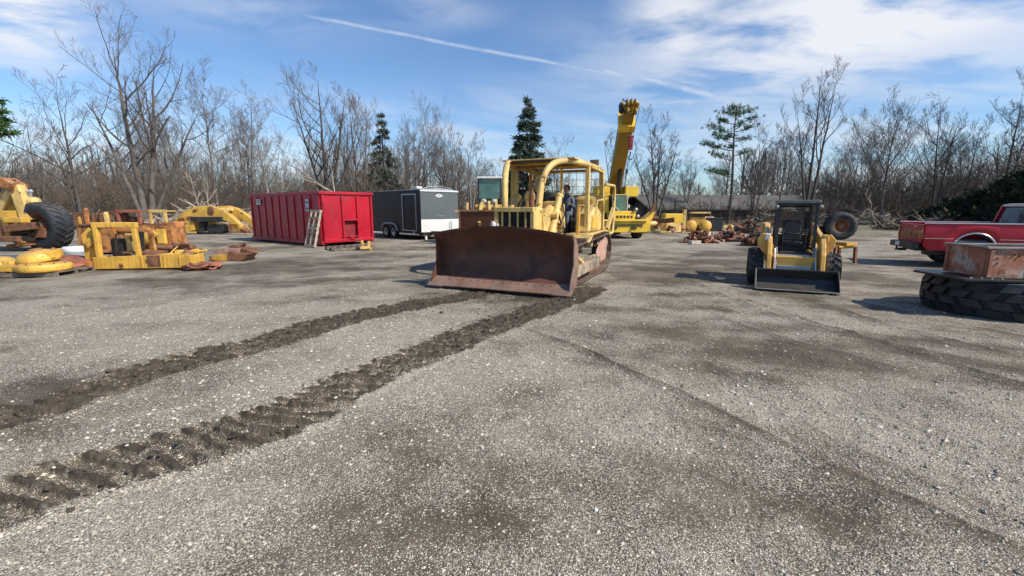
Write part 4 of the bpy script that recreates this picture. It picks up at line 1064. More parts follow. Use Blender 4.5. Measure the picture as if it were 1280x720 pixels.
    for k in range(9): m.cyl((-4.52, -.95+k*.237, 2.15), (-4.5, -.95+k*.237, 2.82), .007, n=6)
    for k in range(4): m.cyl((-4.52, -.98, 2.2+k*.2), (-4.52, .98, 2.2+k*.2), .007, n=6)
    m.build('rear_screen', M['cat2'], t)
    # work lamp hanging under the roof front, on its stalk
    m = MB(); m.cyl((-1.72, -.30, 1.76), (-1.72, -.30, 2.48), .018, n=8); m.lathe([(0, -.06), (.08, -.05), (.10, .03), (.09, .05), (0, .05)], (-1.72, -.30, 2.55), (1, 0, 0), 16); m.build('work_lamp', M['black'], t)
    return t
def catmull3(P, n=6):
    out = []
    for i in range(len(P)-1):
        p0, p1, p2, p3 = P[max(i-1, 0)], P[i], P[i+1], P[min(i+2, len(P)-1)]
        for k in range(n):
            t = k/n; out.append(tuple(.5*((2*p1[j])+(-p0[j]+p2[j])*t+(2*p0[j]-5*p1[j]+4*p2[j]-p3[j])*t*t+(-p0[j]+3*p1[j]-3*p2[j]+p3[j])*t**3) for j in range(3)))
    out.append(tuple(P[-1])); return out
dozer = bulldozer()

# ------------------------------------------------------------------ the driver
def skin_body(name, joints, edges, material, parent, sub=2):
    """joints: {name:(pos,radius)}; one continuous skinned surface"""
    names = list(joints); me = bpy.data.meshes.new(name)
    me.from_pydata([joints[k][0] for k in names], [(names.index(a), names.index(b)) for a, b in edges], []); me.update()
    o = bpy.data.objects.new(name, me); C.objects.link(o); o.parent = parent
    md = o.modifiers.new('skin', 'SKIN'); md.use_smooth_shade = True
    sk = me.skin_vertices[0] if len(me.skin_vertices) else None
    if sk is None:
        bm_ = bmesh.new(); bm_.from_mesh(me); bm_.verts.layers.skin.verify(); bm_.to_mesh(me); bm_.free(); sk = me.skin_vertices[0]
    for i, k in enumerate(names):
        r = joints[k][1]; r = (r, r) if not isinstance(r, tuple) else r
        sk.data[i].radius = r; sk.data[i].use_root = (i == 0)
    s = o.modifiers.new('sub', 'SUBSURF'); s.levels = sub; s.render_levels = sub
    me.materials.append(material); return o
def person():
    # world place: on the dozer seat
    c, s = math.cos(dozer.rotation_euler.z), math.sin(dozer.rotation_euler.z)
    def W_(x, y):
        y *= .94; return (dozer.location.x+c*x-s*y, dozer.location.y+s*x+c*y)
    x, y = W_(-3.93, .14)
    t = thing('person', 'driver in a grey work shirt seated at the levers under the bulldozer canopy', 'person', (x, y, 1.44), dozer.rotation_euler.z)
    J = {'pel': ((0, 0, .10), (.15, .17)), 'wst': ((.0, 0, .25), (.13, .16)), 'chs': ((.03, 0, .43), (.135, .185)), 'col': ((.02, 0, .555), (.08, .11)), 'nek': ((.03, 0, .63), .056), 'skl': ((.045, 0, .69), .06)}
    E = [('pel', 'wst'), ('wst', 'chs'), ('chs', 'col'), ('col', 'nek'), ('nek', 'skl')]
    for s_, n_ in ((1, 'l'), (-1, 'r')):
        J[n_+'hip'] = ((.05, s_*.10, .08), .10); J[n_+'kn'] = ((.47, s_*.17, .12), .07); J[n_+'cf'] = ((.52, s_*.17, -.10), .058); J[n_+'an'] = ((.55, s_*.16, -.30), .042); J[n_+'he'] = ((.54, s_*.16, -.36), .045); J[n_+'to'] = ((.70, s_*.17, -.375), .035)
        E += [('pel', n_+'hip'), (n_+'hip', n_+'kn'), (n_+'kn', n_+'cf'), (n_+'cf', n_+'an'), (n_+'an', n_+'he'), (n_+'he', n_+'to')]
        wz = .36 if s_ > 0 else .33; wy = s_*(.24 if s_ > 0 else .20); wx = .42 if s_ > 0 else .45
        J[n_+'sh'] = ((.02, s_*.175, .50), .066); J[n_+'el'] = ((.14, s_*.25, .27), .05); J[n_+'fa'] = ((.27, s_*.25, .31), .043); J[n_+'wr'] = ((wx, wy, wz), .028)
        J[n_+'pm'] = ((wx+.06, wy, wz+.01), (.024, .034)); 
        E += [('col', n_+'sh'), (n_+'sh', n_+'el'), (n_+'el', n_+'fa'), (n_+'fa', n_+'wr'), (n_+'wr', n_+'pm')]
    body = skin_body('body', J, E, M['cloth'], t)
    for s_ in (1, -1):
        wz = .36 if s_ > 0 else .33; wy = s_*(.24 if s_ > 0 else .20); wx = .42 if s_ > 0 else .45
        m = MB(); m.rock((wx+.085, wy, wz+.01), (.09, .075, .04), 2, None, 1)
        for k, ln in enumerate((.9, 1.0, .95, .78)):
            y_ = wy+(k-1.5)*.019; a = Vector((wx+.12, y_, wz+.02))
            m.tube([a, a+Vector((.032*ln, 0, .004)), a+Vector((.048*ln, 0, -.022)), a+Vector((.03*ln, 0, -.044))], [.0095, .009, .0085, .0075], 7)
        m.tube([(wx+.06, wy-s_*.035, wz+.01), (wx+.09, wy-s_*.052, wz+.0), (wx+.12, wy-s_*.045, wz-.02)], [.012, .0105, .009], 7)
        m.build('hand', M['skin'], body)
    m = MB()      # head: shaped lathe with a face
    vs, fs = [], []; nu, nv = 20, 14
    for j in range(nv+1):
        ph = PI*j/nv; z = math.cos(ph)
        for i in range(nu):
            a = 2*PI*i/nu; r_ = math.sin(ph); x_ = math.cos(a)*r_; y_ = math.sin(a)*r_
            wx_ = .098; wy_ = .078*(1 if z > -.2 else 1-.32*(-z-.2)); X__ = x_*wx_*(1 if z > -.3 else 1+.05); 
            if x_ > 0: 
                X__ *= 1.0-.06*math.exp(-((z-.12)/.14)**2)
                X__ += .022*math.exp(-((z+.16)/.14)**2-(y_/.16)**2)+.006*math.exp(-((z+.45)/.07)**2-(y_/.3)**2)
                for e in (-.38, .38): X__ -= .010*math.exp(-((z-.08)/.10)**2-((y_-e)/.18)**2)
            vs.append((X__, y_*wy_, z*.118))
    for j in range(nv):
        for i in range(nu): fs.append((j*nu+i, (j+1)*nu+i, (j+1)*nu+(i+1) % nu, j*nu+(i+1) % nu))
    m.add(vs, fs, True, M=Matrix.Translation((.06, 0, .775)) @ rotm((0, R(6), R(-6))))
    for s_ in (-1, 1): m.rock((.05, s_*.08, .77), (.035, .02, .06), 5, None, 1)
    hd = m.build('head', M['skin'], t)
    m = MB()
    for s_ in (-1, 1): m.rock((.06+.085, s_*.03, .783), (.012, .02, .012), 3, None, 1)
    m.build('eye', M['hair'], hd)
    m = MB(); m.lathe([(0, .125), (.05, .116), (.085, .075), (.095, .02), (.09, -.02), (.07, -.05)], (.045, 0, .775), (0, 0, 1), 18); m.build('hair', M['hair'], hd)
person()
# ------------------------------------------------------------------ tyres
def tyre(mb, c, ax, Ro, Ri, W, lug=0, lugd=.03, n=40, diag=.5, seed=0, block=False):
    """carcass plus tread lugs"""
    ax = Vector(ax).normalized(); h = W/2
    mb.lathe([(Ri, -h*.78), (Ri+.02, -h*.86), ((Ro+Ri)/2, -h), (Ro*.95, -h*.93), (Ro-lugd, -h*.78), (Ro-lugd*.7, -h*.35), (Ro-lugd*.7, h*.35), (Ro-lugd, h*.78), (Ro*.95, h*.93), ((Ro+Ri)/2, h), (Ri+.02, h*.86), (Ri, h*.78)], c, ax, n, closed=True)
    if lug:
        up = Vector((0, 0, 1)) if abs(ax.z) < .9 else Vector((1, 0, 0)); X = ax.cross(up).normalized(); Y = ax.cross(X); c = Vector(c)
        for k in range(lug):
            for s in (-1, 1):
                a0 = 2*PI*(k+(.5 if s > 0 else 0))/lug
                for q in range(2):      # chevron lug in two pieces
                    t0, t1 = (.02, .50) if q == 0 else (.50, .98)
                    if block: t0, t1 = (.03, .44) if q == 0 else (.54, 1.0); a0 += (.5*2*PI/lug if q else 0)
                    aa_ = a0+diag*(t0)*2*PI/lug*1.3; ab_ = a0+diag*(t1)*2*PI/lug*1.3
                    wl = 2*PI/lug*(.33 if block else .26); vs = []
                    for (t_, a_) in ((t0, aa_), (t1, ab_)):
                        for w_ in (-wl, wl):
                            for rr_ in (Ro-lugd*1.2, Ro-(0.0 if t_ < .9 else lugd*.5)):
                                u = X*math.cos(a_+w_)+Y*math.sin(a_+w_); vs.append(c+u*rr_+ax*(s*t_*h*.95))
                    # order: a-/in, a-/out, a+/in, a+/out, b-/in, b-/out, b+/in, b+/out
                    mb.add(vs, [(1, 3, 7, 5), (0, 1, 5, 4), (2, 6, 7, 3), (0, 2, 3, 1), (4, 5, 7, 6)])
def wheel(parent, c, ax, Ro, Ri, W, rim, lug=0, lugd=.03, rub='rubber', name='wheel', hub=True):
    e = bpy.data.objects.new(name, None); C.objects.link(e); e.parent = parent; e.location = c
    m = MB(); tyre(m, (0, 0, 0), ax, Ro, Ri, W, lug, lugd); m.build('tyre', M[rub], e)
    m = MB(); h = W/2
    m.lathe([(Ri+.01, h*.80), (Ri-.02, h*.78), (Ri-.03, h*.3), (Ri*.5, h*.22), (Ri*.42, h*.45), (Ri*.3, h*.5), (0, h*.5)], (0, 0, 0), ax, 28)
    m.lathe([(Ri+.01, -h*.80), (Ri-.02, -h*.78), (Ri-.03, -h*.2), (Ri*.3, -h*.15), (0, -h*.15)], (0, 0, 0), ax, 28)
    A = Vector(ax).normalized(); up = Vector((0, 0, 1)); X = A.cross(up).normalized(); Y = A.cross(X)
    for k in range(8):
        u = X*math.cos(k*PI/4)+Y*math.sin(k*PI/4); m.cyl(u*(Ri*.62)+A*h*.2, u*(Ri*.62)+A*h*.34, .014, n=6)
    m.build('rim', M[rim], e); return e

# ------------------------------------------------------------------ skid steer
def skid():
    fl = G(945, 361); fr = G(1049, 371)
    cx_, cy_ = (fl[0]+fr[0])/2, (fl[1]+fr[1])/2; wdt = math.hypot(fr[0]-fl[0], fr[1]-fl[1])
    ang = math.atan2(-cy_, -cx_) + R(7)
    t = thing('skid_steer', 'small yellow skid steer loader with an open black cab and a wide black bucket', 'skid steer', (cx_, cy_, 0), ang)
    k = wdt/1.62; t.scale = (k, k, k)
    print('skid k', k)
    # x forward; bucket edge at x=.0, machine behind
    m = MB(); HB = .81
    m.strip([(.02, .05), (-.30, .045), (-.44, .12), (-.50, .26), (-.42, .45)], 'y', -HB, HB, -.02)
    m.strip([(.02, .07), (-.30, .065), (-.42, .14), (-.475, .26), (-.40, .45)], 'y', -HB, HB, .004)
    b = m.build('bucket', M['black'], t)
    for s in (-1, 1):
        m = MB(); m.prism([(.02, .04), (-.30, .035), (-.46, .11), (-.52, .26), (-.44, .47), (-.34, .47), (-.10, .26), (.0, .14)], 'y', s*HB, s*(HB+.02)); m.build('side_plate', M['grey'] if s < 0 else M['black'], b, .004)
    m = MB(); m.box((.03, 0, .052), (.14, 2*HB+.03, .02)); m.build('cutting_edge', M['grey'], b, .003)
    m = MB(); m.box((-.43, 0, .46), (.06, 2*HB, .03)); m.box((-.54, 0, .30), (.05, 1.0, .3)); m.build('quick_plate', M['black'], b)
    # body
    m = MB(); m.box((-1.75, 0, .52), (1.9, .86, .46)); m.prism([(-.82, .32), (-.82, .50), (-1.05, .78), (-2.6, .78), (-2.75, .95), (-2.85, .4), (-2.6, .3)], 'y', -.44, .44)
    m.build('body', M['skid'], t, .02)
    m = MB(); m.box((-2.45, 0, 1.02), (.75, .95, .42), taper=(.9, .9)); m.build('engine_cover', M['skid'], t, .05, 3)
    m = MB(); m.box((-.88, 0, .66), (.03, .62, .26), (0, R(-25), 0)); m.box((-.80, 0, .47), (.12, .70, .12)); m.build('step_plate', M['alu'], t, .01)
    m = MB(); m.box((-.76, 0, .40), (.06, .74, .05)); m.beam([(-.78, -.3, .42), (-.74, 0, .36), (-.78, .3, .42)], .05, .07); m.build('front_crossbar', M['skid'], t, .01)
    # loader arms
    for s in (-1, 1):
        m = MB()
        m.prism([(-.60, .25), (-.78, .22), (-.86, .55), (-.98, .78), (-1.18, .93), (-1.18, 1.1), (-.95, 1.22), (-.80, 1.08), (-.64, .80), (-.56, .45)], 'y', s*.50, s*.60)
        m.prism([(-1.0, 1.20), (-1.18, .95), (-2.75, 1.30), (-2.85, 1.48), (-2.7, 1.52)], 'y', s*.51, s*.61)
        m.prism([(s*.44, .32), (s*.54, .32), (s*.62, .72), (s*.80, .98), (s*.82, 1.16), (s*.70, 1.30), (s*.46, 1.0)], 'x', -1.08, -.98); ar = m.build('loader_arm', M['skid'], t, .018)
        m = MB(); m.prism([(-2.3, .75), (-2.9, .7), (-2.92, 1.50), (-2.65, 1.50), (-2.45, 1.1)], 'y', s*.46, s*.66); m.build('rear_tower', M['skid'], t, .02)
        m = MB(); m.cyl((-1.25, s*.56, .62), (-2.45, s*.56, .98), .05, n=14); m.cyl((-.70, s*.40, .30), (-.96, s*.40, .95), .035, n=12); m.build('cylinder', M['grey'], ar)
        m = MB(); m.tube([(-.64, s*.44, .34), (-.70, s*.42, .6), (-.9, s*.43, .92)], .02, 8); m.build('hose', M['alu'], ar)
        m = MB(); m.box((-1.02, s*.60, 1.20), (.22, .12, .16)); m.build('arm_cover', M['white'] if s < 0 else M['skid'], ar, .02)
    # wheels
    for x in (-1.12, -2.22):
        for s in (-1, 1):
            wheel(t, (x, s*.80, .42), (0, s, 0), .42, .20, .32, 'skid', 14, .045)
    # cab
    m = MB()
    for s in (-1, 1):
        m.beam([(-1.12, s*.40, .85), (-1.18, s*.40, 2.02)], .07, .06); m.beam([(-2.0, s*.40, .9), (-2.0, s*.38, 2.02)], .07, .06)
        m.beam([(-1.15, s*.40, 2.02), (-2.02, s*.38, 2.02)], .07, .07); m.beam([(-1.12, s*.41, .90), (-2.0, s*.40, .90)], .05, .05)
        for q in range(6): m.beam([(-1.25-q*.13, s*.405, .95), (-1.27-q*.13, s*.40, 1.98)], .012, .02)
        for q in range(5): m.beam([(-1.16, s*.40, 1.1+q*.18), (-2.0, s*.40, 1.1+q*.18)], .012, .012)
    m.beam([(-1.17, -.42, 2.02), (-1.17, .42, 2.02)], .07, .08); m.beam([(-2.02, -.4, 1.95), (-2.02, .4, 1.95)], .06, .06)
    cab = m.build('cab_frame', M['black'], t, .006)
    m = MB(); m.box((-1.60, 0, 2.075), (.98, .90, .045)); m.box((-1.16, 0, 2.06), (.10, .92, .07)); m.build('cab_roof', M['grey'], cab, .012)
    m = MB(); m.box((-2.0, 0, 1.6), (.012, .72, .45)); m.build('rear_glass', M['glassd'], cab)
    m = MB(); m.box((-1.75, 0, 1.0), (.42, .44, .14)); m.box((-1.95, 0, 1.32), (.12, .44, .55), (0, R(-8), 0)); m.box((-1.75, 0, .86), (.40, .6, .2)); m.build('seat', M['seat'], cab, .04)
    m = MB(); m.tube([(-1.72, -.27, 1.28), (-1.4, -.27, 1.30), (-1.33, 0, 1.26), (-1.4, .27, 1.30), (-1.72, .27, 1.28)], .022, 8); m.build('lap_bar', M['black'], cab)
    for s in (-1, 1):
        m = MB(); m.cyl((-1.28, s*.24, .85), (-1.34, s*.25, 1.28), .014, n=8); m.cyl((-1.34, s*.25, 1.28), (-1.35, s*.25, 1.40), .024, n=10); m.build('control_lever', M['black'], cab)
        m = MB(); m.lathe([(0, .0), (.05, .0), (.055, -.05), (.03, -.07), (0, -.07)], (-1.11, s*.46, 1.93), (1, 0, 0), 14); m.build('work_light', M['grey'], cab)
    m = MB(); m.box((-1.95, 0, .98), (.06, .78, .5)); m.box((-1.5, 0, .80), (.9, .78, .04)); m.build('cab_floor', M['dark'], cab)
    return t
skid()

# old implement with raised spare wheel behind the skid steer
def cart():
    p = at(1050, 310, 14.2)
    t = thing('farm_implement', 'old implement carrying a big black wheel with a rusty rim just behind the skid steer', 'implement', (p.x, p.y, 0), R(15))
    m = MB(); m.box((-.35, 0, .50), (1.1, .5, .08)); m.build('frame', M['rust'], t, .01)
    m = MB(); m.box((.02, -.1, .60), (.42, .5, .10)); m.box((-.1, -.1, .52), (.6, .4, .06)); m.build('yellow_plate', M['cat2'], t, .01)
    for s in (-1, 1):
        for q in (-1, 1): m = MB(); m.beam([(-.1+.4*s, q*.26, .5), (-.1+.42*s, q*.28, .0)], .08, .08); m.build('leg', M['rust'], t)
    wheel(t, (-.42, -.25, 1.16), (-.55, -.84, 0), .43, .21, .30, 'rust', 18, .03)
    m = MB(); m.beam([(-.40, .2, .55), (-.42, .12, 1.15)], .14, .12); m.cyl((-.42, .15, 1.16), (-.38, -.3, 1.16), .06, n=10); m.box((-.75, .2, .8), (.5, .4, .7))
    m.beam([(-.9, .2, .6), (-1.0, .25, 1.3), (-.5, .2, 1.5)], .06, .06); m.box((-1.0, .3, 1.15), (.3, .3, .5)); m.build('mast', M['dark'], t, .01)
cart()

# ------------------------------------------------------------------ pickup
def pickup():
    t = thing('pickup_truck', 'red pickup with a white rail stripe and chromed wheel arch, parked at the right edge', 'pickup', (12.28, 13.87, 0), math.atan2(-.40, .915))
    W = .95
    def side(s):
        y0, y1 = s*(W-.05), s*W
        m = MB()
        # bedside with wheel arch cut, x 0..2.15
        arch = [(1.12+.47*math.cos(a), .52+.47*math.sin(a)) for a in np.linspace(0, PI, 15)]
        lower = [(2.18, .50)]+[(x, z) for x, z in arch]+[(.12, .50), (.02, .62)]
        poly = [(0, .98), (.0, 1.18), (.03, 1.26), (2.18, 1.26)]
        # build as quads strip between lower edge and top edge
        xs = sorted(set([0, .02, .12, .4, .65]+[round(x, 3) for x, z in arch]+[1.62, 1.9, 2.18]))
        def low(x):
            if abs(x-1.12) < .469: return .52+math.sqrt(.47**2-(x-1.12)**2)
            return .62-(x/.12)*.12 if x < .12 else .50
        rows = [(0, 0), (.25, .015), (.5, .03), (.75, .02), (1.0, -.012)]
        for yy, fl in ((y1, 1), (y0, -1)):
            vs = []; 
            for x in xs:
                l = low(x)
                for f, b in rows: vs.append((x, yy+s*b*fl*(1 if fl > 0 else 0), l+(1.26-l)*f))
            k = len(rows); fs = [(i*k+j, (i+1)*k+j, (i+1)*k+j+1, i*k+j+1) for i in range(len(xs)-1) for j in range(k-1)]
            if s*fl > 0: fs = [tuple(reversed(f)) for f in fs]
            m.add(vs, fs, True)
        vs = [(x, y, 1.26) for x in (0, 2.18) for y in (y0-s*.03, y1-s*.012)]; m.add([*vs, *[(a, b, 1.225) for a, b, c in vs]], [(0, 1, 3, 2), (4, 6, 7, 5), (0, 4, 5, 1), (2, 3, 7, 6), (0, 2, 6, 4), (1, 5, 7, 3)])
        bed = m.build('bedside', M['truck'], t)
        m = MB(); m.tube([(1.12+.485*math.cos(a), s*(W+.012), .52+.485*math.sin(a)) for a in np.linspace(-.05, PI+.05, 22)], .028, 8); m.build('arch_trim', M['chrome'], bed)
        m = MB(); m.box((1.08, s*(W-.012), 1.275), (2.2, .05, .028)); m.box((.0, s*(W+.021), .9), (.02, .02, .01)); m.build('rail_stripe', M['white'], bed)
        m = MB(); m.box((.33, s*(W+.026), .84), (.64, .008, .014)); m.box((1.9, s*(W+.026), .84), (.56, .008, .014)); m.build('trim_strip', M['chrome'], bed)
        m = MB(); m.lathe([(.46, -.22), (.47, 0), (.46, 0)], (1.12, s*(W-.05), .52), (0, s, 0), 24); m.build('wheel_well', M['black'], bed)
    for s in (-1, 1): side(s)
    m = MB(); m.box((1.09, 0, .72), (2.12, 1.76, .05)); m.box((2.13, 0, .98), (.05, 1.8, .55)); m.build('bed_floor', M['dark'], t)
    m = MB(); m.box((.02, 0, .95), (.055, 1.66, .56)); tg = m.build('tailgate', M['truck'], t, .015)
    m = MB(); m.box((-.012, 0, .95), (.012, 1.5, .20)); m.build('tailgate_panel', M['orange'], tg, .004)
    m = MB(); m.box((-.015, -.3, 1.17), (.02, .2, .03)); m.build('handle', M['chrome'], tg)
    for s in (-1, 1):
        m = MB(); m.box((-.012, s*.885, .98), (.03, .11, .36)); m.build('tail_light', M['tail'], t, .01)
        m = MB(); m.box((-.03, s*.885, 1.04), (.01, .09, .10)); m.build('reverse_light', M['lamp'], t)
    m = MB(); m.box((-.14, 0, .60), (.16, 1.78, .17)); m.box((-.14, 0, .69), (.2, 1.4, .02)); m.box((-.05, -.4, .58), (.2, .1, .08)); m.box((-.05, .4, .58), (.2, .1, .08)); bp = m.build('rear_bumper', M['dark'], t, .025)
    m = MB(); m.box((-.225, .25, .62), (.01, .32, .13)); m.build('number_plate', M['white'], bp)
    m = MB(); m.box((-.16, 0, .45), (.2, .08, .08)); m.cyl((-.3, 0, .46), (-.3, 0, .55), .025, n=8); m.box((-.24, 0, .44), (.2, .06, .04)); m.build('tow_hitch', M['dark'], bp)
    m = MB(); m.box((2.6, .0, .50), (5.2, .9, .12)); m.cyl((1.12, -.7, .38), (1.12, .7, .38), .05, n=10); m.rock((1.12, 0, .38), (.3, .3, .28), 2, None, 1); m.box((.5, -.45, .42), (.6, .25, .16)); m.build('chassis', M['dark'], t, .01)
    # cab
    m = MB()
    m.box((2.95, 0, .80), (1.5, 1.9, .60)); m.box((2.95, 0, 1.16), (1.5, 1.84, .16)); m.build('cab_body', M['truck'], t, .04, 3)
    m = MB(); m.prism([(-.87, 0), (.87, 0), (.78, .06), (.5, .085), (-.5, .085), (-.78, .06)], 'x', 2.32, 3.42, M=Matrix.Translation((0, 0, 1.74))); m.build('cab_roof', M['white'], t, .02)
    for s in (-1, 1):
        m = MB(); m.beam([(2.24, s*.90, 1.22), (2.36, s*.82, 1.77)], .08, .07); m.beam([(2.98, s*.91, 1.22), (2.98, s*.83, 1.77)], .05, .05); m.beam([(3.75, s*.90, 1.22), (3.40, s*.82, 1.77)], .07, .06); m.beam([(2.36, s*.82, 1.76), (3.42, s*.82, 1.76)], .05, .06); m.build('cab_pillar', M['truck'], t)
        m = MB(); m.prism([(2.98, .48), (3.72, .48), (3.72, 1.22), (2.98, 1.22)], 'y', s*.953, s*.965); d = m.build('door', M['truck'], t, .006)
        m = MB(); m.box((3.1, s*.975, 1.08), (.14, .02, .03)); m.build('handle', M['chrome'], d)
        m = MB(); m.prism([(2.30, 1.24), (2.42, 1.72), (2.95, 1.72), (2.95, 1.24)], 'y', s*.870, s*.874); m.prism([(3.02, 1.24), (3.02, 1.72), (3.36, 1.72), (3.66, 1.24)], 'y', s*.870, s*.874); m.build('side_window', M['glassd'], t)
        m = MB(); m.box((3.62, s*1.06, 1.32), (.06, .2, .16)); m.build('mirror', M['chrome'], t, .01)
    m = MB(); m.beam([(2.24, -.86, 1.24), (2.24, .86, 1.24)], .06, .08); m.add([(2.265, -.80, 1.27), (2.265, .80, 1.27), (2.365, .74, 1.71), (2.365, -.74, 1.71)], [(0, 1, 2, 3)]); m.build('rear_window', M['glassd'], t)
    m = MB(); m.add([(3.74, -.80, 1.24), (3.74, .80, 1.24), (3.42, .74, 1.72), (3.42, -.74, 1.72)], [(0, 1, 2, 3)]); m.build('windscreen', M['glassd'], t)
    m = MB(); m.box((2.62, 0, 1.2), (.2, 1.5, .5), (0, R(-10), 0)); m.build('seat', M['seat'], t, .04)
    m = MB(); m.box((4.5, 0, .95), (1.62, 1.86, .38)); m.box((4.5, 0, 1.16), (1.58, 1.6, .06)); m.build('hood', M['truck'], t, .05, 3)
    for s in (-1, 1):
        m = MB(); m.box((5.32, s*.70, .98), (.04, .24, .18)); m.build('headlight', M['lamp'], t, .01)
    m = MB(); m.box((5.32, 0, .98), (.05, 1.1, .2)); m.build('grille', M['chrome'], t, .01)
    m = MB(); m.box((5.42, 0, .62), (.14, 1.8, .18)); m.build('front_bumper', M['chrome'], t, .03)
    for x in (1.12, 4.45):
        for s in (-1, 1): wheel(t, (x, s*.80, .37), (0, s, 0), .37, .20, .24, 'chrome', 30, .012, 'rubberd')
pickup()

# ------------------------------------------------------------------ giant tire with plate and bin
TC = (8.14, 7.33)
t = thing('giant_tire', 'giant black earthmover tire lying flat on the gravel at the right edge', 'tire', (*TC, 0), .3)
m = MB(); tyre(m, (0, 0, .29), (0, 0, 1), 1.0, .55, .58, 19, .10, 64, .45, block=True); m.build('carcass', M['rubberd'], t)
m = MB(); m.lathe([(.56, -.24), (.53, -.2), (.53, .2), (.56, .24)], (0, 0, .29), (0, 0, 1), 40); m.build('bead_ring', M['rust'], t)
t = thing('steel_plate', 'flat black steel plate sandwiched between the giant tire and the rusty bin', 'plate', (7.95, 7.2, .592), R(-14))
m = MB(); m.prism([(-.85, -.62), (1.3, -.62), (1.3, .75), (-.75, .75), (-1.0, .4)], 'z', 0, .035); m.build('sheet', M['black'], t, .004)
m = MB(); m.box((.2, -.55, .045), (1.9, .05, .03)); m.box((-.3, .1, .03), (.05, 1.0, .05)); m.build('stiffener', M['dark'], t)
for k in range(4):
    m = MB(); m.cyl((-.75+k*.13, -.56, .035), (-.75+k*.13, -.56, .062), .02, n=6); m.build('bolt', M['steel'], t)
def bin_():
    A = Vector((7.28, 6.84, .645))
    t = thing('steel_bin', 'open rusty steel bin standing on the black plate over the giant tire', 'bin', A, R(-9))
    L, D, H = 1.75, .78, .47
    m = MB(); e = .012
    def wall(p0, p1): 
        a = Vector(p0); b = Vector(p1); d = (b-a); m.box(((a.x+b.x)/2, (a.y+b.y)/2, H/2), (abs(d.x)+e if abs(d.x) > .1 else e, abs(d.y)+e if abs(d.y) > .1 else e, H))
    wall((0, 0), (L, 0)); wall((0, D), (L, D)); m.box((0, D/2, H/2), (e, D-.03, H)); m.box((L, D/2, H/2), (e, D-.03, H)); m.box((L/2, D/2, .01), (L-.03, D-.03, .02))
    m.build('body', M['binrust'], t)
    m = MB(); m.box((L/2, -.015, H-.012), (L+.08, .06, .03)); m.box((L/2, D+.015, H-.012), (L+.08, .06, .03)); m.box((-.02, D/2, H-.0), (.05, D+.06, .026)); m.box((L+.02, D/2, H), (.05, D+.06, .026)); m.build('rim', M['grey'], t, .004)
    m = MB()
    for x, y, a_, b_ in ((.04, -.02, .05, .03), (.62, -.02, .05, .03), (1.22, -.02, .05, .03), (-.018, .04, .03, .05), (-.018, D-.04, .03, .05)):
        m = MB(); m.box((x, y, H/2-.02), (a_, b_, H-.06)); m.build('rib', M['binrust'], t, .003)
    for k, (x, z) in enumerate(((.12, .38), (.13, .30), (.14, .22), (.36, .36), (.42, .34))):
        m = MB(); m.cyl((x, -.006, z), (x, -.03, z), .014, n=6); m.build('bolt', M['rust'], t)
    m = MB(); m.tube([(1.0, .1, H), (1.02, .12, H+.09), (1.05, .1, H+.13)], .008, 6); m.build('hook', M['alu'], t)
bin_()

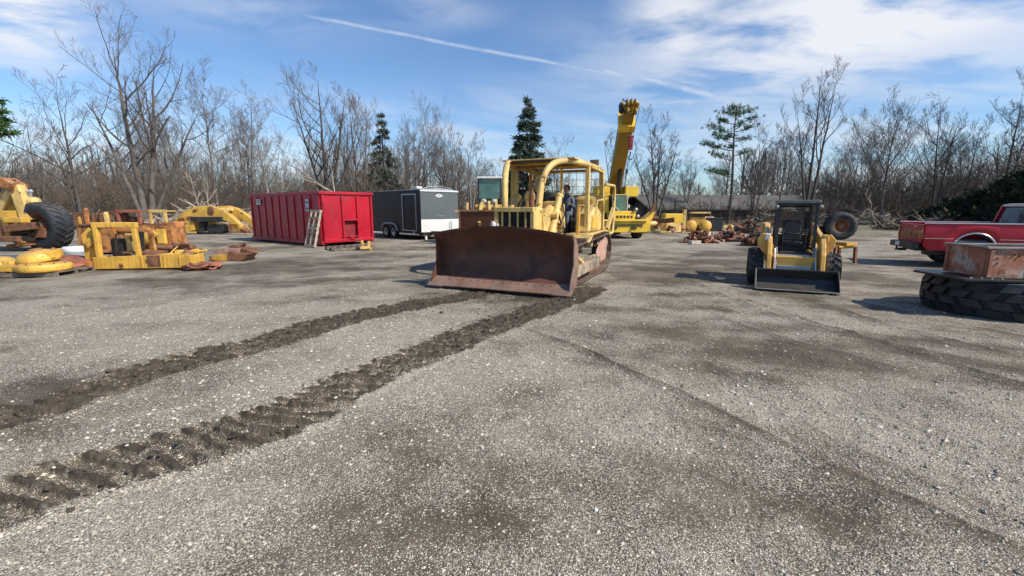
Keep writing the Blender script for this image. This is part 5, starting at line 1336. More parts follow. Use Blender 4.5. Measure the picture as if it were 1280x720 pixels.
# ------------------------------------------------------------------ red dumpster
def frame_xy(a, L):  # rotation of local +x
    return math.atan2(a[1], a[0])
def dumpster():
    A = G(405, 308.5)
    t = thing('dumpster', 'long bright red roll-off dumpster with vertical ribs and an opening low in its end', 'dumpster', (*A, 0), math.atan2(.6, -.8))
    # local x along the long side (away left), local y: end wall direction is -y?  end dir (.6,.8) = rotate x by -90
    L, W, H = 6.7, 2.6, 2.62
    k = at(405, 239, A[1]).z; H = k; print('dumpster H', H)
    s = -1
    m = MB(); e = .04
    m.box((L/2, 0, .14+H/2-.07), (L, e, H-.14)); m.box((L/2, s*W, .14+H/2-.07), (L, e, H-.14)); m.box((L, s*W/2, .14+H/2-.07), (e, W, H-.14)); m.box((L/2, s*W/2, .2), (L, W, .08))
    # end wall with opening
    ox0, ox1, oz0, oz1 = s*1.02, s*1.72, .42, 1.12
    m.box((0, s*.51-.0, .14+H/2-.07), (e, 1.02, H-.14)); m.box((0, s*(1.72+W)/2, .14+H/2-.07), (e, W-1.72, H-.14))
    m.box((0, s*1.37, (oz1+H)/2), (e, .70, H-oz1)); m.box((0, s*1.37, (.14+oz0)/2), (e, .70, oz0-.14))
    m.build('box', M['red'], t)
    for i in range(10):
        m = MB(); x = .12+i*(L-.24)/9; m.box((x, .04, H/2), (.16, .05, H-.34)); m.build('rib', M['red'], t, .012)
    for y in (.06, 1.0, 1.78, W-.06):
        m = MB(); m.box((-.055, s*y, H/2), (.09, .10 if y not in (.06,) else .12, H-.34)); m.build('end_post', M['red'], t, .012)
    m = MB(); m.box((L/2, .03, H-.06), (L+.16, .14, .13)); m.box((L/2, s*(W+.03), H-.06), (L+.16, .14, .13)); m.box((-.03, s*W/2, H-.06), (.14, W, .125)); m.box((L+.03, s*W/2, H-.06), (.14, W, .125)); m.build('top_rail', M['red'], t, .015)
    m = MB(); m.box((L/2, .03, .16), (L+.1, .12, .16)); m.box((L/2, s*(W-.1), .16), (L+.1, .12, .16)); m.box((-.05, s*W/2, .24), (.12, W-.1, .14)); m.build('bottom_rail', M['red'], t, .015)
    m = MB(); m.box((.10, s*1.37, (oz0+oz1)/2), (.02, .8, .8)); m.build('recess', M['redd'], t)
    m = MB(); m.box((-.07, s*1.37, oz1+.03), (.08, .8, .06)); m.box((-.07, s*1.37, oz0-.02), (.10, .9, .05)); m.box((-.12, s*1.37, .33), (.12, .2, .1)); m.build('opening_frame', M['red'], t, .01)
    for y in (.3, W-.3):
        for x in (.3, L-.3):
            m = MB(); m.cyl((x, s*y-.08, .10), (x, s*y+.08, .10), .10, n=16); m.build('roller', M['dark'], t)
    m = MB(); m.cyl((-.10, s*.08, .5), (-.10, s*.08, H-.5), .03, n=8)
    for z in (.6, 1.2, 1.9): m.box((-.10, s*.08, z), (.08, .12, .10))
    m.build('hinge', M['red'], t)
    # notices on the long side (their small print is not readable)
    def notice(x, z, w_, h_, cols):
        m = MB(); m.box((x, .105, z), (w_, .006, h_)); p = m.build('notice', M['white'], t)
        for (dx, dz, ww, hh, c_) in cols:
            m = MB(); m.box((x+dx, .110, z+dz), (ww, .003, hh)); m.build('print', M[c_], p)
    notice(5.62, H-.42, .46, .26, [(0, .06, .36, .05, 'dark'), (0, -.03, .36, .06, 'truck')])
    notice(.95, H-.60, .26, .52, [(0, .13, .20, .10, 'blueink'), (0, -.02, .10, .04, 'dark'), (0, -.15, .18, .10, 'dark')])
M['blueink'] = mat('blue_ink', (.05, .09, .3), .5, var=.05)
dumpster()
def pallet(name, label, cat, loc, rot, w_=1.0, l_=1.2, boards=6, mt='wood', group=None):
    t = thing(name, label, cat, loc, 0, group); t.rotation_euler = rot
    for k in range(boards):
        m = MB(); m.box((-l_/2+.05+k*(l_-.1)/(boards-1), 0, .11), (.10, w_, .018)); m.build('board', M[mt], t)
    for y in (-w_/2+.03, 0, w_/2-.03):
        m = MB(); m.box((0, y, .055), (l_, .045, .09)); m.build('stringer', M[mt], t)
    for k in (-1, 0, 1):
        m = MB(); m.box((k*(l_/2-.06), 0, 0), (.10, w_, .016)); m.build('bottom_board', M[mt], t)
    return t
p = G(386, 309.5)
B_ = Vector((p[0], p[1], .02)); T_ = B_+Vector((.6, .8, 0))*.42+Vector((0, 0, 1.62)); X_a = (T_-B_).normalized(); Y_a = Vector((.8, -.6, 0)); Z_a = X_a.cross(Y_a)
o = pallet('pallet', 'pale wooden pallet stood on end, leaning on the side of the red dumpster', 'pallet', (B_+T_)/2, Matrix((X_a, Y_a, Z_a)).transposed().to_euler(), .80, 1.65, 6)
p = G(434, 312)
pallet('pallet', 'low old pallet lying in front of the opening of the red dumpster', 'pallet', (p[0]+.1, p[1]+.1, .02), (0, 0, R(40)), 1.2, 1.7, 7, 'woodd')
p = G(457, 313); t = thing('metal_casting', 'small yellow metal casting beside the low pallet at the dumpster corner', 'casting', (*p, 0), R(20))
m = MB(); m.box((0, 0, .12), (.42, .3, .10)); m.box((-.12, 0, .28), (.08, .26, .26)); m.box((.14, .02, .26), (.10, .2, .22), (0, R(14), 0)); m.build('bracket', M['cat'], t, .012)
m = MB(); m.cyl((-.1, -.16, .3), (-.1, .16, .3), .06, n=12); m.box((0, 0, .04), (.5, .12, .06)); m.build('boss', M['cat2'], t, .01)

# ------------------------------------------------------------------ enclosed trailer
def trailer():
    c = at(527, 292, 24.0)
    t = thing('enclosed_trailer', 'enclosed cargo trailer, black side with a framed door, grey end above a white panel', 'trailer', (c.x, 24.0, 0), math.atan2(.71, -.70))
    H = at(527, 237.5, 24).z; zf = at(527, 290.5, 24).z; zw = at(527, 274.5, 24).z; L, W = 6.0, 2.45; print('trailer H', H, zf, zw)
    s = -1
    dx0, dx1 = .42, 1.78
    m = MB(); e = .03; hz = (H+zf)/2; hh = H-zf
    m.box((dx0/2, 0, hz), (dx0, e, hh)); m.box(((dx1+L)/2, 0, hz), (L-dx1, e, hh)); m.box(((dx0+dx1)/2, 0, H-.11), (dx1-dx0, e, .22)); m.box(((dx0+dx1)/2, 0, zf+.04), (dx1-dx0, e, .08))
    m.box((L/2, s*W, hz), (L, e, hh)); m.box((L, s*W/2, hz), (e, W-.04, hh)); m.box((L/2, s*W/2, zf+.03), (L-.04, W-.04, .06))
    m.build('side_wall', M['tblack'], t)
    m = MB(); m.box((-.005, s*W/2, (H+zw)/2), (e, W+.02, H-zw)); fr_ = m.build('end_panel', M['tgrey'], t)
    m = MB(); m.box((-.018, s*W/2, (zf+zw)/2), (e, W+.03, zw-zf)); m.build('lower_panel', M['white'], t)
    m = MB(); m.box((-.03, s*W/2, H-.03), (.06, W+.08, .07)); m.build('end_trim', M['white'], t, .008)
    m = MB(); m.box((L/2, .01, H-.03), (L, .06, .07)); m.box((.0, .022, hz), (.05, .03, hh)); m.box((L/2, .02, zf-.03), (L, .05, .06)); m.build('edge_trim', M['tblack'], t, .006)
    m = MB(); m.prism([(-.03, 0), (0, .06), (-W/2, .16), (-W, .06), (-W+.03, 0)], 'x', .03, L); m.v = [(a, b, c_+H-.02) for a, b, c_ in m.v]; m.build('roof', M['alu'], t)
    m = MB(); m.box((.9, s*.45, H+.16), (.36, .36, .12)); m.build('roof_vent', M['white'], t, .03)
    m = MB(); m.tube([(.12, -.25, H+.08), (.10, -.6, H+.2), (.1, -1.4, H+.23), (.12, -2.2, H+.1)], .015, 6); m.build('roof_rib', M['alu'], t)
    # emblem: pale lens shape
    m = MB(); m.prism([(-.26, 0), (-.1, .07), (0, .10), (.1, .07), (.26, 0), (.1, -.07), (0, -.10), (-.1, -.07)], 'x', -.034, -.026, M=Matrix.Translation((0, s*W*.48, H-.27))); em = m.build('emblem', M['white'], fr_)
    m = MB(); m.box((-.037, s*W*.48, H-.27), (.004, .18, .05)); m.build('emblem_centre', M['grey'], em)
    m = MB(); m.box((-.03, s*W*.5, H-1.35), (.01, .5, .02)); m.build('trim_line', M['alu'], fr_)
    # door frame & dark inside
    m = MB()
    for x in (dx0, dx1): m.box((x, .025, (zf+H)/2-.06), (.05, .04, hh-.22))
    m.box(((dx0+dx1)/2, .025, H-.20), (dx1-dx0+.05, .042, .05)); m.box(((dx0+dx1)/2, .025, zf+.07), (dx1-dx0+.05, .042, .05)); m.build('door_frame', M['alu'], t, .004)
    m = MB(); m.box(((dx0+dx1)/2, -.02, (zf+H)/2-.07), (dx1-dx0-.04, .03, hh-.32)); m.build('door', M['tblack'], t, .006)
    m = MB(); m.box(((dx0+dx1)/2, .12, zf-.08), (dx1-dx0, .25, .03)); m.box((dx0+.1, .1, zf-.0), (.03, .2, .16)); m.build('step', M['alu'], t)
    m = MB(); pts = [(2.35, .07, zf+.02), (2.5, .07, zf+.28), (2.75, .07, zf+.40), (3.7, .07, zf+.40), (3.95, .07, zf+.28), (4.1, .07, zf+.02)]
    m.tube(catmull3(pts, 4), .045, 8); m.build('mudguard', M['alu'], t)
    for x in (2.80, 3.66):
        wheel(t, (x, -.02, .36), (0, 1, 0), .36, .21, .2, 'white', 0)
        wheel(t, (x, s*W+.02, .36), (0, -1, 0), .36, .21, .2, 'white', 0)
    m = MB(); m.box((L/2, -.2, zf-.07), (L, .08, .12)); m.box((L/2, s*W+.2, zf-.07), (L, .08, .12)); m.box((3.2, s*W/2, .36), (.1, W-.3, .1)); m.box((.1, s*W/2, zf-.07), (.1, W-.3, .12)); m.build('chassis', M['dark'], t)
    m = MB(); m.box((.2, s*.4, .2), (.1, .1, .4)); m.box((.2, s*2.0, .2), (.1, .1, .4)); m.build('stabiliser', M['white'], t)
    m = MB(); m.cyl((-.15, s*(W-.6), .35), (-.15, s*(W-.6), 1.0), .02, n=8); m.beam([(0, s*.6, .42), (-1.1, s*W/2, .42)], .08, .1); m.beam([(0, s*(W-.6), .42), (-1.1, s*W/2, .42)], .08, .1); m.build('drawbar', M['dark'], t)
trailer()
# ------------------------------------------------------------------ mobile crane
def crane():
    p = at(768, 296, 26.5); Y0 = 26.5
    t = thing('mobile_crane', 'yellow mobile crane with its boom raised and a dark red hook, behind the bulldozer', 'crane', (p.x, Y0, 0), R(4))
    def L(u, v, dy=0.0):       # a point of the machine in its own coordinates
        q = at(u, v, Y0+dy); c, s = math.cos(-R(4)), math.sin(-R(4)); x, y = q.x-p.x, q.y-Y0; return Vector((c*x-s*y, s*x+c*y, q.z))
    m = MB(); m.box((0, 1.2, .72), (2.75, 5.2, .34)); m.prism([(-1.40, .95), (-1.45, .55), (-1.25, .36), (1.35, .36), (1.55, .62), (1.50, .95)], 'y', -1.55, -1.25); m.box((0, -1.4, 1.02), (2.7, .5, .10)); m.build('carrier', M['crane'], t, .03)
    m = MB(); m.box((0, -1.585, .78), (2.2, .05, .08)); m.box((-.5, -1.59, .62), (.3, .04, .12)); m.box((.6, -1.59, .62), (.3, .04, .12)); m.build('bumper_trim', M['dark'], t)
    for x in (-1.05, 1.05):
        for y in (-.75, 3.0): wheel(t, (x, y, .55), (1 if x > 0 else -1, 0, 0), .55, .28, .42, 'crane', 20, .035)
    m = MB(); m.box((.15, -.6, 1.32), (1.35, 1.1, .42)); m.box((.15, -1.15, 1.2), (1.2, .2, .3)); m.build('engine_cover', M['crane'], t, .05, 3)
    m = MB()
    for k in range(5): m.box((-.25+k*.2, -1.262, 1.22), (.12, .01, .14))
    m.build('vent', M['dark'], t)
    for x in (.92, .80):
        m = MB(); m.lathe([(0, .05), (.08, .04), (.10, -.02), (.06, -.10), (0, -.11)], (x, -1.25, 1.25 if x > .9 else 1.62), (0, -1, 0), 14); m.build('headlight', M['lamp'], t)
    # turntable and superstructure
    m = MB(); m.cyl((0, .8, 1.0), (0, .8, 1.45), .75, n=28); m.build('turntable', M['dark'], t)
    m = MB(); m.box((-.55, 1.3, 1.85), (.25, 2.8, .9)); m.box((.25, 1.3, 1.85), (.2, 2.8, .9)); m.box((-.15, 2.4, 1.7), (1.9, .9, .7)); m.build('superstructure', M['crane'], t, .03)
    for (u0, u1) in ((778, 795), (743, 759)):
        a, b = L(u0, 246, .9), L(u1, 233.5, .9); m = MB(); m.box(((a.x+b.x)/2, .9, (a.z+b.z)/2), (b.x-a.x, 1.2, b.z-a.z)); m.build('counterweight', M['crane'], t, .03)
    # cab
    a, b = L(765.5, 268, -.3), L(783, 243.5, -.3); cx0, cx1, z0, z1 = a.x, b.x, a.z, b.z
    cab = MB()
    for x in (cx0, cx1):
        for y in (-.35, .85): cab.beam([(x, y, z0), (x, y, z1)], .05, .05)
    cab.box(((cx0+cx1)/2, .25, z1), (cx1-cx0+.06, 1.3, .06)); cab.box(((cx0+cx1)/2, .25, z0), (cx1-cx0+.06, 1.3, .10)); cab.box(((cx0+cx1)/2, .87, (z0+z1)/2), (cx1-cx0, .04, z1-z0)); cb = cab.build('cab', M['cat'], t, .01)
    m = MB(); m.box(((cx0+cx1)/2, -.36, (z0+z1)/2), (cx1-cx0-.05, .012, z1-z0-.08)); m.box((cx1, .25, (z0+z1)/2), (.012, 1.1, z1-z0-.08)); m.box((cx0, .25, (z0+z1)/2), (.012, 1.1, z1-z0-.08)); m.build('glass', M['glassg'], cb)
    m = MB(); m.beam([(cx0+.02, -.40, z0+.55), (cx0+.5, -.42, z0+.05)], .025, .025); m.beam([(cx0-.04, -.4, z0-.1), (cx0-.04, -.4, z1)], .04, .04); m.beam([(cx1+.06, -.4, z0), (cx1+.06, -.4, z1+.2)], .03, .03); m.build('wiper', M['white'], cb)
    m = MB(); m.box(((cx0+cx1)/2, .5, z0+.35), (.4, .15, .6)); m.build('seat', M['seat'], cb, .03)
    m = MB(); m.rock((cx1+.14, -.4, z0+.45), (.16, .05, .22), 2, None, 1); m.build('mirror', M['lamp'], cb)
    # boom
    B0 = L(767, 238, 2.2); B1 = L(783.5, 150, -2.6); d = (B1-B0).normalized()
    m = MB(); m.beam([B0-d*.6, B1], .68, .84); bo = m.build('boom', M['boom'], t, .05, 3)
    m = MB(); m.beam([B1-d*.35, B1+d*.04], .82, .96); m.build('collar', M['crane'], bo, .03)
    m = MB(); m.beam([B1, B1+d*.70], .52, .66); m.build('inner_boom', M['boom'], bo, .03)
    T = B1+d*.62
    m = MB()
    for x in (-.30, -.1, .1, .30): m.beam([T+Vector((x, 0, -.1)), T+Vector((x*1.2, -.25, .35))], .04, .4)
    m.beam([T+Vector((-.36, 0, .1)), T+Vector((.36, 0, .1))], .3, .3); hd = m.build('boom_head', M['crane'], bo, .01)
    for x, z in ((-.2, .35), (0, .35), (.2, .35), (-.2, -.15), (.2, -.15)):
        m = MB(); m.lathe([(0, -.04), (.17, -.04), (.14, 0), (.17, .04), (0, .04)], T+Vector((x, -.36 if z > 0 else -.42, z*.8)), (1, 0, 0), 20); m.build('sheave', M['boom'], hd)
    m = MB()
    for x in (-.3, -.12, .12, .3): m.cyl(T+Vector((x, 0, .2)), T+Vector((x, -.05, .48+.06*(x*10 % 2))), .04, n=8)
    m.cyl(T+Vector((-.34, 0, .44)), T+Vector((.34, 0, .44)), .03, n=8); m.rock(T+Vector((-.42, -.2, .1)), (.28, .3, .6), 3, None, 1); m.build('tip_bracket', M['dark'], hd)
    m = MB(); m.cyl(L(771, 250, 1.0), L(776, 205, -.2), .13, n=14); m.build('lift_cylinder', M['dark'], t)
    # hook block
    h = L(788.5, 178, -2.9)
    m = MB(); m.box(h, (.20, .2, .40)); m.box(h+Vector((0, 0, .28)), (.28, .16, .12)); m.box(h+Vector((0, 0, -.28)), (.2, .16, .16)); hb = m.build('hook_block', M['hookred'], t, .03)
    m = MB(); m.tube([h+Vector((0, 0, -.45)), h+Vector((0, 0, -.62)), h+Vector((-.10, 0, -.74)), h+Vector((-.02, 0, -.86)), h+Vector((.1, 0, -.80))], .035, 8); m.build('hook', M['dark'], hb)
    for k in (-.1, .1):
        m = MB(); m.cyl(h+Vector((k, 0, .4)), T+Vector((.30+k, -.5, .1)), .014, n=6); m.build('rope', M['dark'], hb)
    m = MB(); m.cyl(L(783, 215, -.6), h+Vector((-.1, 0, -1.0)), .012, n=6); m.cyl(L(784, 212, -.5), L(779, 240, .6), .02, n=6); m.rock(L(783.5, 214, -.5), (.14, .14, .35), 3); m.build('cable', M['dark'], t)
    # outrigger box and raised ramp at the right
    a = L(787, 289, -1.2); b = L(814, 262, -.6)
    m = MB(); m.prism([(a.x, a.z), (a.x+.3, a.z-.05), (b.x-.18, b.z-.55), (b.x, b.z-.1), (b.x-.25, b.z-.25)], 'y', -1.4, -.6); m.build('outrigger', M['crane'], t, .02)
    m = MB(); m.prism([(b.x-.34, b.z-.55), (b.x-.02, b.z-.42), (b.x+.12, b.z+.35), (b.x-.0, b.z+.40)], 'y', -1.2, -1.1); m.build('ramp_plate', M['rust'], t)
    m = MB(); m.tube([L(800+3*math.cos(a_), 281+4*math.sin(a_), -1.8) for a_ in np.linspace(-1.6, 1.6, 12)], .03, 6); m.build('chain', M['rust'], t)
crane()

# ------------------------------------------------------------------ wheel loader behind the dozer
def wloader():
    Y0 = 21.0; p = at(612, 290, Y0)
    t = thing('wheel_loader', 'yellow wheel loader with a green glass cab and brown bucket, behind the bulldozer', 'loader', (p.x, Y0, 0), 0)
    z = lambda v: at(612, v, Y0).z
    m = MB(); m.box((0, 1.2, 1.15), (1.1, 4.0, .8)); m.box((0, .4, 1.6), (1.3, 1.6, .5)); m.build('body', M['cat2'], t, .05)
    for x in (-.95, .95):
        for y in (-.2, 2.7): wheel(t, (x, y, .70), (1 if x > 0 else -1, 0, 0), .70, .34, .48, 'cat2', 18, .04)
    a, b = z(249), z(222.5)
    m = MB()
    for x in (-.52, .52):
        for y in (.3, 1.5): m.beam([(x, y, a-.1), (x*.96, y+.05, b)], .07, .07)
    m.box((0, .35, a), (1.0, .06, .1)); cb = m.build('cab', M['dark'], t, .01)
    m = MB(); m.box((0, .9, b+.03), (1.18, 1.5, .09)); m.build('roof', M['white'], cb, .03)
    m = MB(); m.box((0, .30, (a+b)/2), (.96, .012, b-a-.06)); m.box((-.52, .9, (a+b)/2), (.012, 1.1, b-a-.06)); m.box((.52, .9, (a+b)/2), (.012, 1.1, b-a-.06)); m.box((0, 1.5, (a+b)/2), (.96, .012, b-a-.06)); m.build('glass', M['glassg'], cb)
    m = MB(); m.box((.0, 1.0, a+.3), (.45, .15, .7)); m.build('seat', M['seat'], cb, .04)
    for s in (-1, 1):
        m = MB(); m.beam([(s*.30, .2, 2.0), (s*.34, -.7, 1.75), (s*.36, -1.6, 1.0)], .12, .24); m.build('lift_arm', M['cat'], t, .02)
        m = MB(); m.cyl((s*.18, .1, 1.5), (s*.22, -.9, 1.5), .07, n=12); m.build('cylinder', M['steel'], t)
        m = MB(); m.lathe([(0, .02), (.11, 0), (.11, -.08), (0, -.1)], (s*.22, -.35, 2.0), (0, -1, 0), 16); m.build('headlight', M['lamp'], t)
    m = MB(); m.beam([(-.4, -.5, 1.75), (.4, -.5, 1.75)], .1, .16); m.beam([(0, -.3, 1.95), (.1, -1.5, 1.5)], .12, .14); m.beam([(-.45, -.4, 1.62), (.6, -.4, 1.62)], .08, .1); m.build('crosshead', M['cat'], t, .01)
    zb = z(263)
    m = MB(); m.strip([(-2.4, .12), (-1.9, .10), (-1.55, .35), (-1.5, .9), (-1.75, zb)], 'x', -1.15, 1.15, .03)
    bk = m.build('bucket', M['blade'], t)
    for s in (-1, 1):
        m = MB(); m.prism([(-2.4, .1), (-1.9, .08), (-1.5, .35), (-1.45, .9), (-1.75, zb), (-1.95, zb-.15)], 'x', s*1.15, s*1.19); m.build('side_plate', M['blade'], bk)
    m = MB(); m.box((0, -1.78, zb), (2.34, .05, .07)); m.build('bucket_lip', M['rust'], bk)
    m = MB(); m.box((-1.3, .2, 1.55), (.6, .5, .08)); m.box((-1.05, .4, 1.75), (.08, .3, .4)); m.build('step', M['cat'], t, .01)
wloader()
p = G(588.5, 291)
t = thing('steel_post', 'short dark upright post standing between the trailer and the loader bucket', 'post', (p[0]*.97, p[1]*.97, 0))
H = at(588, 265, p[1]*.97).z
m = MB(); m.cyl((0, 0, 0), (0, 0, H), .10, n=16); m.build('shaft', M['black'], t)
m = MB(); m.cyl((0, 0, H), (0, 0, H+.04), .12, n=16); m.build('cap', M['rust'], t)

# ------------------------------------------------------------------ left: scrapped earthmover
def earthmover():
    Y0 = 18.3; p = at(20, 310, Y0)
    t = thing('scrapped_earthmover', 'stripped yellow earthmover front with a huge upright black tire, at the left edge', 'earthmover', (p.x, Y0, 0), 0)
    def L(u, v, dy=0.0): q = at(u, v, Y0+dy); return Vector((q.x-p.x, dy, q.z))
    c = L(60, 286, .15); 
    e = bpy.data.objects.new('wheel', None); C.objects.link(e); e.parent = t; e.location = (c.x, .1, .97); e.rotation_euler = (0, 0, R(-10))
    m = MB(); tyre(m, (0, 0, 0), (0, -1, 0), .97, .50, .72, 24, .05, 48, .6); m.build('tyre', M['rubberd'], e)
    m = MB(); m.lathe([(.50, .30), (.46, .28), (.44, .05), (.2, .0), (.18, .22), (0, .22)], (0, 0, 0), (0, -1, 0), 30); m.lathe([(.50, -.3), (.45, -.25), (0, -.2)], (0, 0, 0), (0, -1, 0), 30)
    for k in range(10): m.cyl((.33*math.cos(k*.628), -.05, .33*math.sin(k*.628)), (.33*math.cos(k*.628), -.12, .33*math.sin(k*.628)), .025, n=6)
    m.build('rim', M['rust'], e)
    e2 = copy_tree(e, t); e2.location = (c.x-3.6, .3, .97)
    m = MB(); m.box((c.x-1.0, .2, .72), (2.6, 1.0, .4)); m.box((c.x-.4, -.5, .95), (1.2, .25, .28), (0, R(-6), 0)); m.box((c.x-1.2, -.55, .5), (1.6, .3, .22)); m.build('axle_frame', M['rust'], t, .03)
    m = MB(); m.beam([L(21, 232), L(24, 240), L(34, 268), L(38, 276)], .34, .42); m.beam([L(19, 233, .1), L(4, 262, .3), L(2, 290, .3)], .3, .3); m.build('gooseneck_leg', M['cat'], t, .04)
    m = MB(); m.beam([L(-25, 226, .2), L(12, 229, .1), L(25, 236, 0)], .5, .40); m.build('gooseneck', M['orange'], t, .05)
    m = MB(); m.cyl(L(26, 252.5, .1), L(45, 252.5, .1), .20, n=24); m.lathe([(.20, 0), (.17, .07), (0, .10)], L(45, 252.5, .1), (1, 0, 0), 24); m.build('air_tank', M['cat'], t)
    for u in (34.5, 38.5):
        m = MB(); m.cyl(L(u, 249, .1), L(u, 240, .1), .05, n=10); m.rock(L(u, 239, .1), (.16, .14, .14), 2, None, 1); m.build('valve', M['alu'], t)
    m = MB(); m.beam([L(14, 228, 0), L(24, 229, 0)], .08, .08); m.beam([L(18, 224, 0), L(19, 232, 0)], .07, .07); m.beam([L(26, 232, .2), L(28, 245, .2)], .05, .05); m.rock(L(28, 246, .3), (.3, .3, .5), 4); m.build('linkage', M['rust'], t)
    m = MB(); m.box(L(21, 275, -.3), (.75, .35, .22)); m.beam([L(8, 272, -.3), L(14, 300, -.3)], .22, .24); m.beam([L(0, 268, -.1), L(22, 268, -.1)], .16, .3); m.box(L(3, 255, .5), (1.1, .5, .9)); m.build('steering_bracket', M['cat2'], t, .03)
    m = MB(); m.cyl(L(14, 286, -.5), L(48, 280, -.4), .08, n=14); m.cyl(L(16, 294, -.4), L(40, 289, -.4), .06, n=12); m.box(L(28, 298, -.3), (1.0, .5, .2)); m.build('steering_cylinder', M['dark'], t)
    m = MB(); m.box(L(28, 306, -.3), (.9, .4, .15), (0, R(-8), 0)); m.rock(L(28, 302, -.4), (.7, .4, .2), 5, None, 1); m.build('skid_block', M['orange'], t, .02)
earthmover()
# white tank and pale beam on the ground
p = at(96, 320, 14.8)
t = thing('metal_tank', 'white-topped metal tank sitting on the ground right of the huge upright tire', 'tank', (p.x, 14.8, 0), R(10))
m = MB(); m.lathe([(0, .0), (.30, 0), (.32, .03), (.32, .30)], (0, 0, 0), (0, 0, 1), 28); m.build('drum', M['alu'], t)
m = MB(); m.lathe([(.325, .28), (.335, .30), (.335, .42), (.30, .45), (0, .47)], (0, 0, 0), (0, 0, 1), 28); m.build('lid', M['white'], t)
p = at(30, 322, 14.6)
t = thing('steel_beam', 'long pale steel beam on the ground behind the rounded yellow castings', 'beam', (p.x, 14.6, 0), R(3))
m = MB(); m.box((0, 0, .20), (2.6, .22, .02)); m.box((0, 0, .02), (2.6, .22, .02)); m.box((0, 0, .11), (2.6, .02, .16)); m.build('web', M['alu'], t, .003)
m = MB(); m.box((-1.0, 0, .0), (.15, .4, .02)); m.box((1.0, 0, .0), (.15, .4, .02)); m.build('foot', M['rust'], t)
# castings on a pallet
Yc = 11.4
p = at(40, 345, Yc)
pallet('pallet', 'dark low pallet under the rounded yellow castings at the left edge', 'pallet', (p.x, Yc+.1, .01), (0, 0, R(5)), 1.15, 2.0, 9, 'woodd')
def casting(u, v, dy, parts, label, rz=0):
    q = at(u, v, Yc+dy); t = thing('gear_housing', label, 'casting', (q.x, Yc+dy, max(.13, q.z)), rz, 'yellow gear housings on the pallet')
    for nm, prof, c, mt, n in parts:
        m = MB(); m.lathe(prof, c, (0, 0, 1), n); m.build(nm, M[mt], t)
    return t
def domed(r, h): return [(0, 0), (r*.96, 0), (r, h*.12), (r, h*.45), (r*.97, h*.55), (r*.85, h*.72), (r*.55, h*.92), (0, h)]
q = at(57, 342, Yc-.1); t = thing('gear_housing', 'big flat round yellow gear housing at the bottom of the pallet load', 'casting', (q.x, Yc-.1, .13), R(8), 'yellow gear housings on the pallet')
m = MB(); m.lathe([(0, 0), (.50, 0), (.54, .04), (.54, .15), (.50, .20), (0, .22)], n=36); m.box((-.55, .05, .10), (.6, .7, .18)); m.build('shell', M['cat2'], t, .03, 3)
m = MB(); 
for k in range(12): m.cyl((.48*math.cos(k*.5236), .48*math.sin(k*.5236), .19), (.48*math.cos(k*.5236), .48*math.sin(k*.5236), .225), .02, n=6)
m.build('bolt_ring', M['rust'], t)
q = at(50, 326, Yc+.05); t = thing('gear_housing', 'domed yellow gear housing stacked on top of the big flat one', 'casting', (q.x, Yc+.05, .345), R(20), 'yellow gear housings on the pallet'); t.rotation_euler = (R(4), R(-7), R(20))
m = MB(); m.lathe([(0, 0), (.38, 0), (.42, .03), (.42, .10), (.40, .14), (.38, .20), (.28, .27), (.12, .31), (0, .31)], n=36); m.box((.16, .0, .16), (.5, .5, .2)); m.build('shell', M['cat2'], t, .05, 3)
m = MB(); m.lathe([(.10, .30), (.13, .31), (.12, .34), (0, .34)], n=20); m.cyl((.30, .1, .26), (.30, .1, .30), .04, n=10); m.build('cover', M['orange'], t)
q = at(10, 337, Yc-.05); t = thing('gear_housing', 'lower yellow gear housing running off the left edge of the picture', 'casting', (q.x-.2, Yc-.05, .13), R(-5), 'yellow gear housings on the pallet')
m = MB(); m.lathe([(0, 0), (.40, 0), (.44, .05), (.44, .14), (.40, .22), (.2, .34), (0, .36)], n=34); m.box((.3, 0, .16), (.55, .4, .22)); m.build('shell', M['cat2'], t, .05, 3)
m = MB(); m.lathe([(.45, .05), (.47, .06), (.47, .10), (.45, .11)], n=34); m.build('flange', M['orange'], t)
q = at(80, 330, Yc+.75); t = thing('rusty_disc', 'broad rusty round plate leaning behind the yellow gear housings', 'disc', (q.x-.1, Yc+.75, .22), 0); t.rotation_euler = (R(8), R(8), 0)
m = MB(); m.lathe([(.1, 0), (.62, 0), (.64, .03), (.62, .06), (.3, .08), (.28, .16), (.12, .18), (.1, .16)], n=36, closed=True); m.build('plate', M['rustred'], t)
m = MB(); m.box((0, 0, -.10), (.9, .12, .14)); m.build('chock', M['woodd'], t)
